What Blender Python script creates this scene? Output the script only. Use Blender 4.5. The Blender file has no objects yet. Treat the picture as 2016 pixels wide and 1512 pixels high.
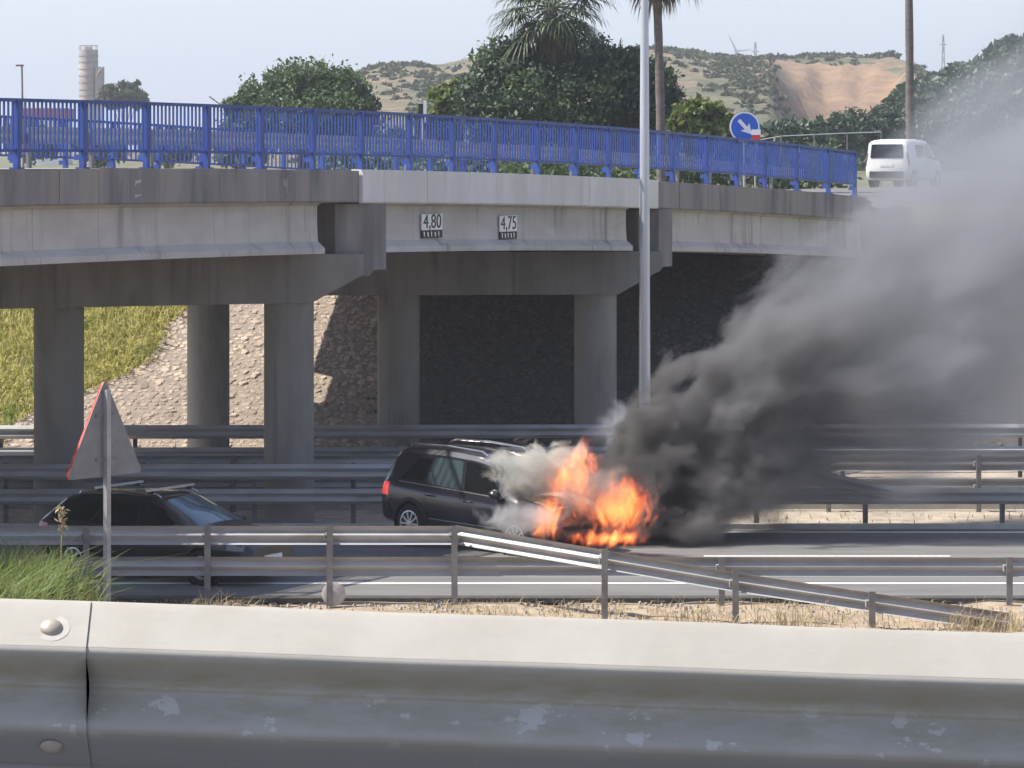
import bpy, bmesh, math, random
import numpy as np
from mathutils import Vector, Matrix

random.seed(7)
rng = np.random.default_rng(7)
R = math.radians
sc = bpy.context.scene
COL = sc.collection

# ------------------------------------------------------------------ camera
F, HC, YH = 6800.0, 7.4, 297.0          # focal length in photo pixels, eye height over the motorway, horizon row
cam_d = bpy.data.cameras.new('camera')
cam_d.sensor_fit = 'HORIZONTAL'
cam_d.sensor_width = 36.0
cam_d.lens = 36.0 * F / 2016.0
cam_d.shift_y = -(756.0 - YH) / 2016.0
cam_d.clip_start = 0.5
cam_d.clip_end = 30000
cam = bpy.data.objects.new('camera', cam_d)
COL.objects.link(cam)
cam.location = (0, 0, HC)
cam.rotation_euler = (R(90), 0, 0)
sc.camera = cam

# ------------------------------------------------------------------ sky and sun
SUN_A, SUN_B = 0.73, 0.05              # ground offset of a shadow per metre of height
S = Vector((-SUN_A, -SUN_B, 1.0)).normalized()   # towards the sun
EL = math.asin(S.z)
w = bpy.data.worlds.new('World')
sc.world = w
w.use_nodes = True
nt = w.node_tree
bg = nt.nodes['Background']
sky = nt.nodes.new('ShaderNodeTexSky')
sky.sky_type = 'NISHITA'
sky.sun_disc = False
sky.sun_elevation = EL
sky.sun_rotation = math.atan2(S.x, S.y)
sky.altitude = 50
sky.air_density = 1.0
sky.dust_density = 0.5
sky.ozone_density = 2.0
hsv = nt.nodes.new('ShaderNodeHueSaturation')
hsv.inputs['Saturation'].default_value = 0.75
nt.links.new(sky.outputs[0], hsv.inputs['Color'])
tint = nt.nodes.new('ShaderNodeMix'); tint.data_type = 'RGBA'; tint.blend_type = 'MULTIPLY'
tint.inputs[0].default_value = 1.0; tint.inputs[7].default_value = (1.0, 0.97, 1.10, 1)     # camera white balance
nt.links.new(hsv.outputs[0], tint.inputs[6])
nt.links.new(tint.outputs[2], bg.inputs[0])
bg.inputs[1].default_value = 0.094

sl = bpy.data.lights.new('sun', 'SUN')
sl.energy = 4.2
sl.angle = R(0.6)
sl.color = (1.0, 0.955, 0.87)
so = bpy.data.objects.new('sun', sl)
COL.objects.link(so)
so.location = (-30, 40, 80)
so.rotation_euler = S.to_track_quat('Z', 'Y').to_euler()

sc.view_settings.view_transform = 'Standard'
sc.view_settings.look = 'None'
sc.view_settings.gamma = 1.0
sc.view_settings.exposure = 1.0
sc.view_settings.use_curve_mapping = False
sc.render.engine = 'CYCLES'
cy = sc.cycles
cy.use_denoising = True
cy.use_adaptive_sampling = True
cy.adaptive_threshold = 0.03
cy.max_bounces = 5
cy.diffuse_bounces = 2
cy.glossy_bounces = 3
cy.transmission_bounces = 3
cy.transparent_max_bounces = 12
cy.volume_bounces = 2
cy.volume_step_rate = 1.0
cy.volume_max_steps = 160
cy.caustics_reflective = False
cy.caustics_refractive = False

# ------------------------------------------------------------------ helpers
def P(px, py, Y):
    """world point seen at photo pixel (px, py) at distance Y"""
    return Vector(((px - 1008.0) * Y / F, Y, HC - (py - YH) * Y / F))

def PX(px, Y):
    return (px - 1008.0) * Y / F

def tag(o, label=None, cat=None, group=None, kind=None):
    if label: o['label'] = label
    if cat: o['category'] = cat
    if group: o['group'] = group
    if kind: o['kind'] = kind
    return o

def empty(name, loc=(0, 0, 0), rz=0.0):
    o = bpy.data.objects.new(name, None)
    o.empty_display_size = 0.3
    COL.objects.link(o)
    o.location = loc
    o.rotation_euler = (0, 0, rz)
    return o

def adopt(o, parent):
    """parent an object whose mesh is already in world coordinates"""
    if parent is None:
        return o
    o.parent = parent
    return o

def toworld(o, parent):
    m = Matrix.LocRotScale(parent.location, parent.rotation_euler, parent.scale)
    p = parent
    while p.parent is not None:
        p = p.parent
        m = Matrix.LocRotScale(p.location, p.rotation_euler, p.scale) @ m
    o.parent = parent
    o.matrix_parent_inverse = m.inverted()

def obj(name, mesh, parent=None, loc=None, rot=None, scale=None, world=False):
    o = bpy.data.objects.new(name, mesh)
    COL.objects.link(o)
    if loc is not None: o.location = loc
    if rot is not None: o.rotation_euler = rot
    if scale is not None: o.scale = scale
    if parent is not None:
        if world: toworld(o, parent)
        else: o.parent = parent
    return o

def smooth(me, ang=35):
    me.polygons.foreach_set('use_smooth', [True] * len(me.polygons))
    try:
        me.set_sharp_from_angle(angle=R(ang))
    except Exception:
        pass

class MB:
    def __init__(s):
        s.v = []; s.f = []
    def add(s, vs, fs):
        n = len(s.v)
        s.v += [tuple(q) for q in vs]
        s.f += [tuple(i + n for i in f) for f in fs]
        return s
    def box(s, lo, hi, M=None):
        x0, y0, z0 = lo; x1, y1, z1 = hi
        vs = [(x0,y0,z0),(x1,y0,z0),(x1,y1,z0),(x0,y1,z0),(x0,y0,z1),(x1,y0,z1),(x1,y1,z1),(x0,y1,z1)]
        if M is not None: vs = [tuple(M @ Vector(q)) for q in vs]
        return s.add(vs, [(0,3,2,1),(4,5,6,7),(0,1,5,4),(1,2,6,5),(2,3,7,6),(3,0,4,7)])
    def cbox(s, c, d, M=None):
        return s.box([c[i]-d[i]/2 for i in range(3)], [c[i]+d[i]/2 for i in range(3)], M)
    def tube(s, pts, rad, n=8, caps=True):
        pts = [Vector(p) for p in pts]
        if not hasattr(rad, '__len__'): rad = [rad]*len(pts)
        rings = []
        prev = None
        for i, p in enumerate(pts):
            a = pts[max(i-1,0)]; b = pts[min(i+1,len(pts)-1)]
            t = (b-a).normalized()
            if prev is None:
                ref = Vector((0,0,1)) if abs(t.z) < .9 else Vector((1,0,0))
                u = t.cross(ref).normalized()
            else:
                u = (prev - t*prev.dot(t)).normalized()
            prev = u
            v = t.cross(u)
            rings.append([p + (u*math.cos(k*2*math.pi/n) + v*math.sin(k*2*math.pi/n))*rad[i] for k in range(n)])
        vs = [q for r in rings for q in r]
        fs = []
        for i in range(len(pts)-1):
            for k in range(n):
                a = i*n+k; b = i*n+(k+1)%n
                fs.append((a, b, b+n, a+n))
        if caps:
            fs.append(tuple(range(n-1,-1,-1)))
            m = (len(pts)-1)*n
            fs.append(tuple(range(m, m+n)))
        return s.add(vs, fs)
    def loft(s, rings, closed=True, caps=False):
        n = len(rings[0])
        vs = [q for r in rings for q in r]
        fs = []
        for i in range(len(rings)-1):
            for k in range(n if closed else n-1):
                a = i*n+k; b = i*n+(k+1)%n
                fs.append((a, b, b+n, a+n))
        if caps:
            fs.append(tuple(range(n-1,-1,-1)))
            m = (len(rings)-1)*n
            fs.append(tuple(range(m, m+n)))
        return s.add(vs, fs)
    def prism(s, poly, h0, h1, M=None):
        """poly in xy extruded over z, any orientation through M"""
        n = len(poly)
        vs = [(p[0],p[1],h0) for p in poly] + [(p[0],p[1],h1) for p in poly]
        if M is not None: vs = [tuple(M @ Vector(q)) for q in vs]
        fs = [tuple(range(n-1,-1,-1)), tuple(range(n,2*n))]
        fs += [(k,(k+1)%n,(k+1)%n+n,k+n) for k in range(n)]
        return s.add(vs, fs)
    def mesh(s, name, m=None, sm=None, fix=True):
        me = bpy.data.meshes.new(name)
        me.from_pydata(s.v, [], s.f)
        if fix and len(s.f) < 60000:
            b = bmesh.new(); b.from_mesh(me)
            bmesh.ops.recalc_face_normals(b, faces=b.faces)
            b.to_mesh(me); b.free()
        me.update()
        if m is not None: me.materials.append(m)
        if sm: smooth(me, sm)
        return me
    def build(s, name, m=None, parent=None, sm=None, world=True, fix=True):
        return obj(name, s.mesh(name, m, sm, fix), parent, world=world)

def fastmesh(name, V, nside, m):
    """V: (n*nside,3) array, one polygon each nside vertices"""
    V = np.asarray(V, dtype=np.float32)
    n = len(V)//nside
    me = bpy.data.meshes.new(name)
    me.vertices.add(len(V)); me.vertices.foreach_set('co', V.ravel())
    me.loops.add(len(V)); me.loops.foreach_set('vertex_index', np.arange(len(V), dtype=np.int32))
    me.polygons.add(n)
    me.polygons.foreach_set('loop_start', np.arange(0, len(V), nside, dtype=np.int32))
    me.polygons.foreach_set('loop_total', np.full(n, nside, dtype=np.int32))
    me.update(calc_edges=True)
    me.materials.append(m)
    return me

# ------------------------------------------------------------------ materials
class NB:
    """small node-graph builder"""
    def __init__(s, nt):
        s.nt = nt
    def n(s, t, **kw):
        q = s.nt.nodes.new(t)
        for k, v in kw.items(): setattr(q, k, v)
        return q
    def put(s, sock, v):
        if hasattr(v, 'links') or hasattr(v, 'is_output'): s.nt.links.new(v, sock)
        else: sock.default_value = v
    def m(s, op, a, b=None, c=None, clamp=False):
        q = s.n('ShaderNodeMath', operation=op); q.use_clamp = clamp
        s.put(q.inputs[0], a)
        if b is not None: s.put(q.inputs[1], b)
        if c is not None: s.put(q.inputs[2], c)
        return q.outputs[0]
    def noise(s, vec, scale, detail=4, rough=.55, dist=0.0):
        q = s.n('ShaderNodeTexNoise')
        if vec is not None: s.put(q.inputs['Vector'], vec)
        q.inputs['Scale'].default_value = scale; q.inputs['Detail'].default_value = detail
        q.inputs['Roughness'].default_value = rough; q.inputs['Distortion'].default_value = dist
        return q.outputs[0]
    def pos(s):
        return s.n('ShaderNodeNewGeometry').outputs['Position']
    def objc(s):
        return s.n('ShaderNodeTexCoord').outputs['Object']
    def map(s, vec, scale=(1,1,1), loc=(0,0,0), rot=(0,0,0)):
        q = s.n('ShaderNodeMapping'); s.put(q.inputs[0], vec)
        q.inputs['Scale'].default_value = scale; q.inputs['Location'].default_value = loc; q.inputs['Rotation'].default_value = rot
        return q.outputs[0]
    def ss(s, x, a, b, lo=0.0, hi=1.0):
        q = s.n('ShaderNodeMapRange', interpolation_type='SMOOTHSTEP')
        s.put(q.inputs[0], x)
        for i, v in ((1,a),(2,b),(3,lo),(4,hi)): s.put(q.inputs[i], v)
        return q.outputs[0]
    def lin(s, x, a, b, lo=0.0, hi=1.0):
        q = s.n('ShaderNodeMapRange'); q.clamp = True
        s.put(q.inputs[0], x)
        for i, v in ((1,a),(2,b),(3,lo),(4,hi)): s.put(q.inputs[i], v)
        return q.outputs[0]
    def mix(s, f, a, b):
        q = s.n('ShaderNodeMix', data_type='RGBA')
        s.put(q.inputs[0], f)
        for sock, v in ((q.inputs[6],a),(q.inputs[7],b)):
            if isinstance(v, tuple): sock.default_value = (*v[:3], 1)
            else: s.put(sock, v)
        return q.outputs[2]
    def sep(s, v):
        q = s.n('ShaderNodeSeparateXYZ'); s.put(q.inputs[0], v); return q.outputs
    def comb(s, x, y, z):
        q = s.n('ShaderNodeCombineXYZ')
        for i, v in enumerate((x,y,z)): s.put(q.inputs[i], v)
        return q.outputs[0]

def mat(name, col, rough=.8, col2=None, scale=3.0, contrast=(.35,.65), metal=0.0, bump=0.0, bscale=None, coat=0.0,
        spec=.5, stretch=(1,1,1), col3=None, scale3=.5, c3=(.5,.7), detail=5, alpha=None, emit=None, trans=0.0, per_obj=0.0, streak=None):
    m = bpy.data.materials.new(name)
    m.use_nodes = True
    b = NB(m.node_tree)
    bs = m.node_tree.nodes['Principled BSDF']
    bs.inputs['Roughness'].default_value = rough
    bs.inputs['Metallic'].default_value = metal
    bs.inputs['Specular IOR Level'].default_value = spec
    if coat: bs.inputs['Coat Weight'].default_value = coat; bs.inputs['Coat Roughness'].default_value = .06
    bs.inputs['Base Color'].default_value = (*col, 1)
    c = None
    if col2 is not None:
        v = b.map(b.pos(), stretch)
        f = b.ss(b.noise(v, scale, detail, .6), contrast[0], contrast[1])
        c = b.mix(f, col, col2)
        if col3 is not None:
            f3 = b.ss(b.noise(b.map(b.pos(), stretch, (7.3,1.7,3.1)), scale3, detail, .6), c3[0], c3[1])
            c = b.mix(f3, c, col3)
    if streak:
        # dark water stains running down the face, shape and place of their own
        sf = b.ss(b.noise(b.map(b.pos(), (1,1,.07), (2.1,9.3,4.4)), streak[1], 5, .65), streak[2], streak[3])
        sf = b.m('MULTIPLY', sf, b.ss(b.noise(b.pos(), .6, 3, .5), .35, .6))
        c = b.mix(b.m('MULTIPLY', sf, streak[4]), c, streak[0])
    if per_obj:
        oi = b.n('ShaderNodeObjectInfo')
        h = b.n('ShaderNodeHueSaturation')
        b.put(h.inputs['Color'], c if c is not None else bs.inputs['Base Color'].default_value)
        b.put(h.inputs['Value'], b.lin(oi.outputs['Random'], 0, 1, 1-per_obj, 1+per_obj))
        c = h.outputs[0]
    if c is not None: b.put(bs.inputs['Base Color'], c)
    if bump:
        bn = b.n('ShaderNodeBump')
        bn.inputs['Strength'].default_value = bump
        bn.inputs['Distance'].default_value = .02
        b.put(bn.inputs['Height'], b.noise(b.pos(), bscale or scale*4, 6, .65))
        b.put(bs.inputs['Normal'], bn.outputs[0])
    if emit:
        bs.inputs['Emission Color'].default_value = (*emit[0], 1); bs.inputs['Emission Strength'].default_value = emit[1]
    if trans:
        tr = b.n('ShaderNodeBsdfTranslucent')
        if c is not None: b.put(tr.inputs[0], c)
        else: tr.inputs[0].default_value = (*col, 1)
        mx = b.n('ShaderNodeMixShader'); mx.inputs[0].default_value = trans
        m.node_tree.links.new(bs.outputs[0], mx.inputs[1]); m.node_tree.links.new(tr.outputs[0], mx.inputs[2])
        m.node_tree.links.new(mx.outputs[0], m.node_tree.nodes['Material Output'].inputs['Surface'])
    return m

M = {}
M['asphalt'] = mat('asphalt', (.135,.13,.125), .9, (.17,.163,.155), 1.2, stretch=(.25,1.5,1), col3=(.11,.107,.105), scale3=.35, bump=.25, bscale=60)
M['asphalt_dark'] = mat('ramp_asphalt', (.14,.137,.132), .9, (.11,.108,.105), 3)
M['edge_shade'] = mat('verge_edge_shade', (.05,.046,.042), .95, (.075,.068,.06), 4, bump=.4)  # shade along the verge edge, put into a near-black strip colour
M['soil'] = mat('dry_soil', (.30,.22,.145), .95, (.40,.32,.23), 2.5, col3=(.20,.15,.10), scale3=1.1, bump=.7, bscale=14)
M['berm'] = mat('dusty_berm', (.34,.28,.21), .95, (.42,.36,.29), 3.0, col3=(.25,.2,.15), scale3=1.3, bump=.6, bscale=12)
M['grass_ground'] = mat('grass_ground', (.34,.32,.10), .95, (.42,.38,.13), 1.6, col3=(.11,.16,.035), scale3=.6, bump=.7, bscale=10)
M['plateau'] = mat('plateau_ground', (.16,.15,.085), .95, (.10,.115,.05), .6, bump=.4, bscale=6)
M['gravel_bed'] = mat('gravel_bed', (.36,.31,.25), .95, (.28,.24,.19), 4, bump=.5)
M['paint'] = mat('road_paint', (.78,.78,.75), .7, (.62,.61,.58), 5, contrast=(.5,.75))
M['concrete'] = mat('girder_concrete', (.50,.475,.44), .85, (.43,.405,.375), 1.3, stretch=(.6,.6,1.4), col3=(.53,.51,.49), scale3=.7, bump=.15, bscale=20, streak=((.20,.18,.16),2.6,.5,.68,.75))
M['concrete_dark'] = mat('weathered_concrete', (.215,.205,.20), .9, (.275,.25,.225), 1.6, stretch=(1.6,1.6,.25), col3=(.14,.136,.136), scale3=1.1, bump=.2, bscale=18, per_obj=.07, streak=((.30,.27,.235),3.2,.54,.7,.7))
M['concrete_new'] = mat('new_panel_concrete', (.70,.68,.64), .8, (.62,.60,.565), 1.5, stretch=(1,1,.4), bump=.1, bscale=20, per_obj=.05, streak=((.50,.47,.43),3.0,.52,.72,.6))
M['concrete_pil'] = mat('pilaster_concrete', (.24,.228,.21), .9, (.17,.16,.15), 1.6, stretch=(1.5,1.5,.3), col3=(.29,.275,.255), scale3=.9, bump=.2, bscale=18)
M['pier'] = mat('pier_concrete', (.27,.26,.235), .9, (.21,.20,.18), 1.1, stretch=(1.4,1.4,.4), col3=(.29,.275,.255), scale3=.5, bump=.15, bscale=18, streak=((.11,.10,.095),2.2,.5,.7,.8))
M['kerb'] = mat('kerb_concrete', (.5,.49,.46), .85, (.4,.39,.37), 3)
M['blue'] = mat('blue_rail_paint', (.013,.047,.225), .5, (.020,.058,.265), 2.0, coat=.15)
M['galv'] = mat('galvanised_steel', (.42,.415,.405), .6, (.34,.335,.325), 2.5, metal=.25, stretch=(.4,1,1.6), col3=(.27,.24,.21), scale3=1.5, c3=(.58,.75))
M['galv_post'] = mat('galvanised_post', (.22,.215,.21), .55, (.16,.15,.145), 5, metal=.3)
M['galv_near'] = mat('weathered_near_steel', (.405,.38,.33), .7, (.365,.34,.29), 4.0, metal=.05, bump=.05, bscale=90)
M['lamp'] = mat('lamp_post_steel', (.56,.58,.60), .35, (.48,.50,.52), 3, metal=.45, stretch=(1,1,.2))
M['white_paint'] = mat('white_plate', (.8,.8,.78), .5)
M['black'] = mat('black_print', (.015,.015,.018), .6)
M['red'] = mat('red_sign_paint', (.55,.03,.02), .4)
M['signback'] = mat('sign_back', (.22,.225,.235), .5, (.18,.185,.195), 4, metal=.3)
M['signblue'] = mat('sign_blue', (.01,.10,.55), .35)

# ------------------------------------------------------------------ terrain and roads
def gz(X, Y):
    near = 5.78 - .035*max(-25, min(25, X))
    mound = .72*max(0.0, min(1.0, (-5.9-X)/.9))*max(0.0, min(1.0, (54.6-Y)/1.6))
    if Y < 8: return near
    if Y < 50.5:
        t = (Y-8)/42.5
        return max(near*(1-t)**1.04 - .02, mound-.02)
    if Y < 56.2: return -.02+mound
    if Y < 84.5: return -.03
    if Y < 96.3: return (Y-84.5)*.503 - .03
    return 5.9 + min(1.0, (Y-96.3)/400)*.3

def axis(parts):
    out = []
    for a, b, st in parts:
        n = max(1, int(round((b-a)/st)))
        out += [a+(b-a)*i/n for i in range(n)]
    out.append(parts[-1][1])
    return out
gx = axis([(-6000,-400,800),(-400,-60,40),(-60,-18,4),(-18,18,.6),(18,60,4),(60,400,40),(400,6000,800)])
gy = axis([(-60,6,12),(6,50,2.5),(50,57,.35),(57,84,3),(84,97,.45),(97,140,4),(140,500,40),(500,9000,850)])
mb = MB()
for yy in gy:
    for xx in gx:
        z = gz(xx, yy)
        if 50 < yy < 57 : z += .05*math.sin(xx*2.1+yy*3)*math.sin(xx*.9-yy*1.7) + random.uniform(-.025,.03)
        if 84.5 < yy < 96: z += random.uniform(-.05,.05)
        mb.v.append((xx, yy, z))
nx = len(gx)
for j in range(len(gy)-1):
    for i in range(nx-1):
        a = j*nx+i
        mb.f.append((a, a+1, a+nx+1, a+nx))
me = bpy.data.meshes.new('ground'); me.from_pydata(mb.v, [], mb.f)
for k in ('soil','grass_ground','plateau','berm','asphalt_dark'): me.materials.append(M[k])
idx = []
for p in me.polygons:
    c = p.center
    if c.y < 12: k = 4
    elif c.y < 57: k = 0
    elif c.y < 84.3: k = 3
    elif c.y < 97: k = 1
    else: k = 2
    idx.append(k)
me.polygons.foreach_set('material_index', idx); smooth(me, 60)
tag(obj('ground', me), 'soil, grass banks and plateau around the sunken motorway', kind='structure')

def strip(name, y0, y1, z, m, x0=-300, x1=300, label=None):
    o = MB().add([(x0,y0,z),(x1,y0,z),(x1,y1,z),(x0,y1,z)], [(0,1,2,3)]).build(name, m)
    tag(o, label, kind='structure')
    return o
strip('near_carriageway', 57.1, 67.55, .004, M['asphalt'], label='grey asphalt carriageway with the burning car on it')
strip('far_carriageway', 71.8, 78.2, .004, M['asphalt'], label='grey asphalt carriageway beyond the median')
strip('ramp_road', -6, 6.45, 5.83, M['asphalt_dark'], -3, 3, label='asphalt ramp the picture is taken from')
for (nm, y, wd, lb) in (('edge_line', 59.05, .16, 'solid white edge line on the near side of the carriageway'),
                        ('edge_line', 66.95, .18, 'solid white edge line along the median'),
                        ('edge_line', 72.4, .16, 'solid white line along the far side of the median'),
                        ('edge_line', 77.6, .16, 'solid white line below the far guardrail')):
    strip(nm, y-wd/2, y+wd/2, .009, M['paint'], label=lb)
mbx = MB()
for k in range(-30, 30):
    x0 = k*13.0+3.5
    mbx.add([(x0,62.95,.009),(x0+4.5,62.95,.009),(x0+4.5,63.08,.009),(x0,63.08,.009)], [(0,1,2,3)])
tag(mbx.build('lane_dash', M['paint'], fix=False), 'broken white lane line in the near carriageway', kind='structure')
# low earth edge of the near verge and of the median
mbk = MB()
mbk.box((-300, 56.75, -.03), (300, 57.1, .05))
tag(mbk.build('kerb', M['edge_shade']), 'low edging strip of the near verge, its dark shade put into the colour', kind='structure')
mbk = MB()
mbk.box((-300, 67.55, -.03), (300, 67.72, .10)); mbk.box((-300, 71.6, -.03), (300, 71.8, .10))
tag(mbk.build('kerb', M['kerb']), 'pale concrete edging along the median strip', kind='structure')

# ------------------------------------------------------------------ bridge
BO = Vector((-8.69, 58.6, 0)); BU = Vector((.4622, .8868, 0)); BN = Vector((-.8868, .4622, 0))
WD = 12.4
def zd(t): return 7.1 - .0006*t*abs(t)
def B(t, wv, z): return BO + BU*t + BN*wv + Vector((0,0,z))
def t_px(px):
    k = (px-1008.0)/F
    return (k*BO.y - BO.x)/(BU.x - k*BU.y)
T0, T1 = -17.0, 40.0
J1, J2 = t_px(698), t_px(1281)
bridge = empty('road_bridge', B(J1, 6, 0))
tag(bridge, 'concrete road bridge crossing over the motorway, with weathered fascia and pale new panels', 'bridge')
def bsweep(name, prof, t0, t1, m, parent, n=10, sm=None, zf=None):
    """prof: list of (w, dz relative to deck top), swept along the bridge"""
    mb = MB()
    rings = []
    for i in range(n+1):
        t = t0+(t1-t0)*i/n
        rings.append([B(t, a, (zf or zd)(t)+b) for a, b in prof])
    mb.loft(rings, True, True)
    return mb.build(name, m, parent, sm)
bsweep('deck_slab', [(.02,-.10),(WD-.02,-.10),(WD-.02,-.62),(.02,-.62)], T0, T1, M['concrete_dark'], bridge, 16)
bsweep('roadway', [(1.9,-.02),(WD-1.9,-.02),(WD-1.9,-.098),(1.9,-.098)], T0, T1, M['asphalt'], bridge, 16)
bsweep('sidewalk', [(.10,-.005),(1.88,-.005),(1.88,-.099),(.10,-.099)], T0, T1, M['kerb'], bridge, 16)
bsweep('sidewalk', [(WD-1.88,.0),(WD-.1,.0),(WD-.1,-.099),(WD-1.88,-.099)], T0, T1, M['kerb'], bridge, 16)
# fascia panels
def panel(ta, tb, m, z1=.0, z0=-.65, w0=-.10):
    g = .005
    return bsweep('fascia_panel', [(w0,z1),(.10,z1),(.10,z1-.1),(.018,z1-.1),(.018,z0+.03),(w0+.03,z0),(w0,z0+.03)], ta+g, tb-g, m, bridge, 1)
lefts = [t_px(p) for p in (-330,-230,-140,-55,30,108,185,247,305,368,424,472,517,572,628,668,699)]
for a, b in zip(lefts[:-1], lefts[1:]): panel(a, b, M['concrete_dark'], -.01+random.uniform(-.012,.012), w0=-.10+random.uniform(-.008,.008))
bsweep('fascia_panel', [(-.1,0),(.1,0),(.1,-.6),(-.1,-.65)], T0, lefts[0], M['concrete_dark'], bridge, 1)
mids = [t_px(p) for p in (700,742,828,912,995,1073,1147,1218,1284)]
for a, b in zip(mids[:-1], mids[1:]): panel(a, b, M['concrete_new'], .015, -.665, -.17+random.uniform(-.006,.006))
rights = [t_px(p) for p in (1286,1330,1385,1440,1490,1540,1590,1640,1697)]
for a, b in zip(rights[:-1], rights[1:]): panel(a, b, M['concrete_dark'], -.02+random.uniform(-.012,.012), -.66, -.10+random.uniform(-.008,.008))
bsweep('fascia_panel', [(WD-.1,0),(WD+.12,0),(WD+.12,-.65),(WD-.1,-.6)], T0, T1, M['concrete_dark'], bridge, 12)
# girders: web with flared bottom flange, one per span and line
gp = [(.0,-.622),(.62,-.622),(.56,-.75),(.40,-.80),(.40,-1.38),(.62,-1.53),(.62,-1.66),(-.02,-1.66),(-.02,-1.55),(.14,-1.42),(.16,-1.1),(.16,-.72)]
for (ta, tb, cut) in ((T0, t_px(640), [-60,80,210,325,437]), (t_px(727), t_px(1246), []), (t_px(1300), T1-.2, [1452,1560])):
    for k in range(6):
        off = .02 + k*2.35
        pr = [(a+off, b) for a, b in gp]
        if k == 0 and cut:
            es = [ta]+[t_px(c) for c in cut]+[tb]
            for a, b in zip(es[:-1], es[1:]):
                bsweep('girder_segment', pr, a+.006, b-.006, M['concrete'], bridge, 3)
        else:
            bsweep('girder', pr, ta, tb, M['concrete'], bridge, 6)
# piers, parallel to the motorway
def pier(tj, cols, xr, xl, zb, drop):
    c = B(tj, 0, 0)
    y = c.y
    Z = zd(tj)
    top = Z-1.67
    # cap with a raised haunch at each end
    def zbot(x): return zb + (x-xr)*drop
    pf = [(xl, top), (xr, top), (xr, top-.42), (xr-1.0, zbot(xr-1.0)), (xl+1.0, zbot(xl+1.0)), (xl, top-.35)]
    mb = MB()
    mb.add([(p[0], y-.55, p[1]) for p in pf] + [(p[0], y+.55, p[1]) for p in pf],
           [tuple(range(6)), tuple(range(11,5,-1))] + [(k,(k+1)%6,(k+1)%6+6,k+6) for k in range(6)])
    mb.build('pier_cap', M['pier'], bridge)
    for x in cols:
        m2 = MB(); n = 36
        zt = zbot(x)+.03
        m2.loft([[(x+.5*math.cos(k*2*math.pi/n), y+.5*math.sin(k*2*math.pi/n), z) for k in range(n)] for z in (-.2, zt)], True, True)
        m2.build('column', M['pier'], bridge, 40)
p1 = B(J1,0,0); p2 = B(J2,0,0)
pier(J1, (-4.47,-9.08,-13.7), p1.x+.18, p1.x-14.2, 7.4-(591-297)/98.0, .020)
pier(J2, (1.97,-2.68,-7.17), p2.x+.22, p2.x-14.2, 7.4-(577-297)/83.3, .004)
# pilasters at the joints on the visible face
def t_pxw(px, wv):
    k = (px-1008.0)/F; o = BO+BN*wv
    return (k*o.y - o.x)/(BU.x - k*BU.y)
for px0, px1, yb in ((660,736,543),(1257,1306,535)):
    tb = t_pxw(px1, -.14); ta = t_pxw(px0, .34); Y = B(tb,0,0).y
    zb = HC-(yb-YH)*Y/F; zt = zd(tb)-.67
    a2 = t_pxw(px0+9, .29); b2 = t_pxw(px1-9, -.08)
    foot = [(ta,.34,zb+.12),(a2,.29,zb),(b2,-.08,zb),(tb,-.14,zb+.12),(tb+.5,-.14,zb+.12),(tb+.5,.9,zb+.05),(ta+.1,.9,zb+.05)]
    n = len(foot); mb = MB()
    mb.add([B(t,wv,z) for t,wv,z in foot]+[B(t,wv,zt) for t,wv,z in foot], [tuple(range(n-1,-1,-1)), tuple(range(n,2*n))]+[(k,(k+1)%n,(k+1)%n+n,k+n) for k in range(n)])
    mb.build('pilaster', M['concrete_pil'], bridge)
# abutment wall at the far end
mb = MB()
y0 = B(T1,0,0).y
mb.box((B(T1,0,0).x-15.5, y0-.3, 3.2), (B(T1,0,0).x+.1, y0+.5, zd(T1)-.63))
mb.build('abutment_wall', M['concrete_pil'], bridge)
# road going on behind the bridge
mb = MB()
mb.add([B(T1,1.9,zd(T1)-.015), B(T1+90,1.9,6.05), B(T1+90,WD-1.9,6.05), B(T1,WD-1.9,zd(T1)-.015)], [(0,1,2,3)])
mb.add([B(T1,1.9,zd(T1)-.02), B(T1+90,1.9,6.04), B(T1+90,-3,5.7), B(T1,-.2,zd(T1)-.3)], [(0,1,2,3)])
tag(mb.build('approach_road', M['asphalt']), 'road leading on from the end of the bridge', kind='structure')

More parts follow.
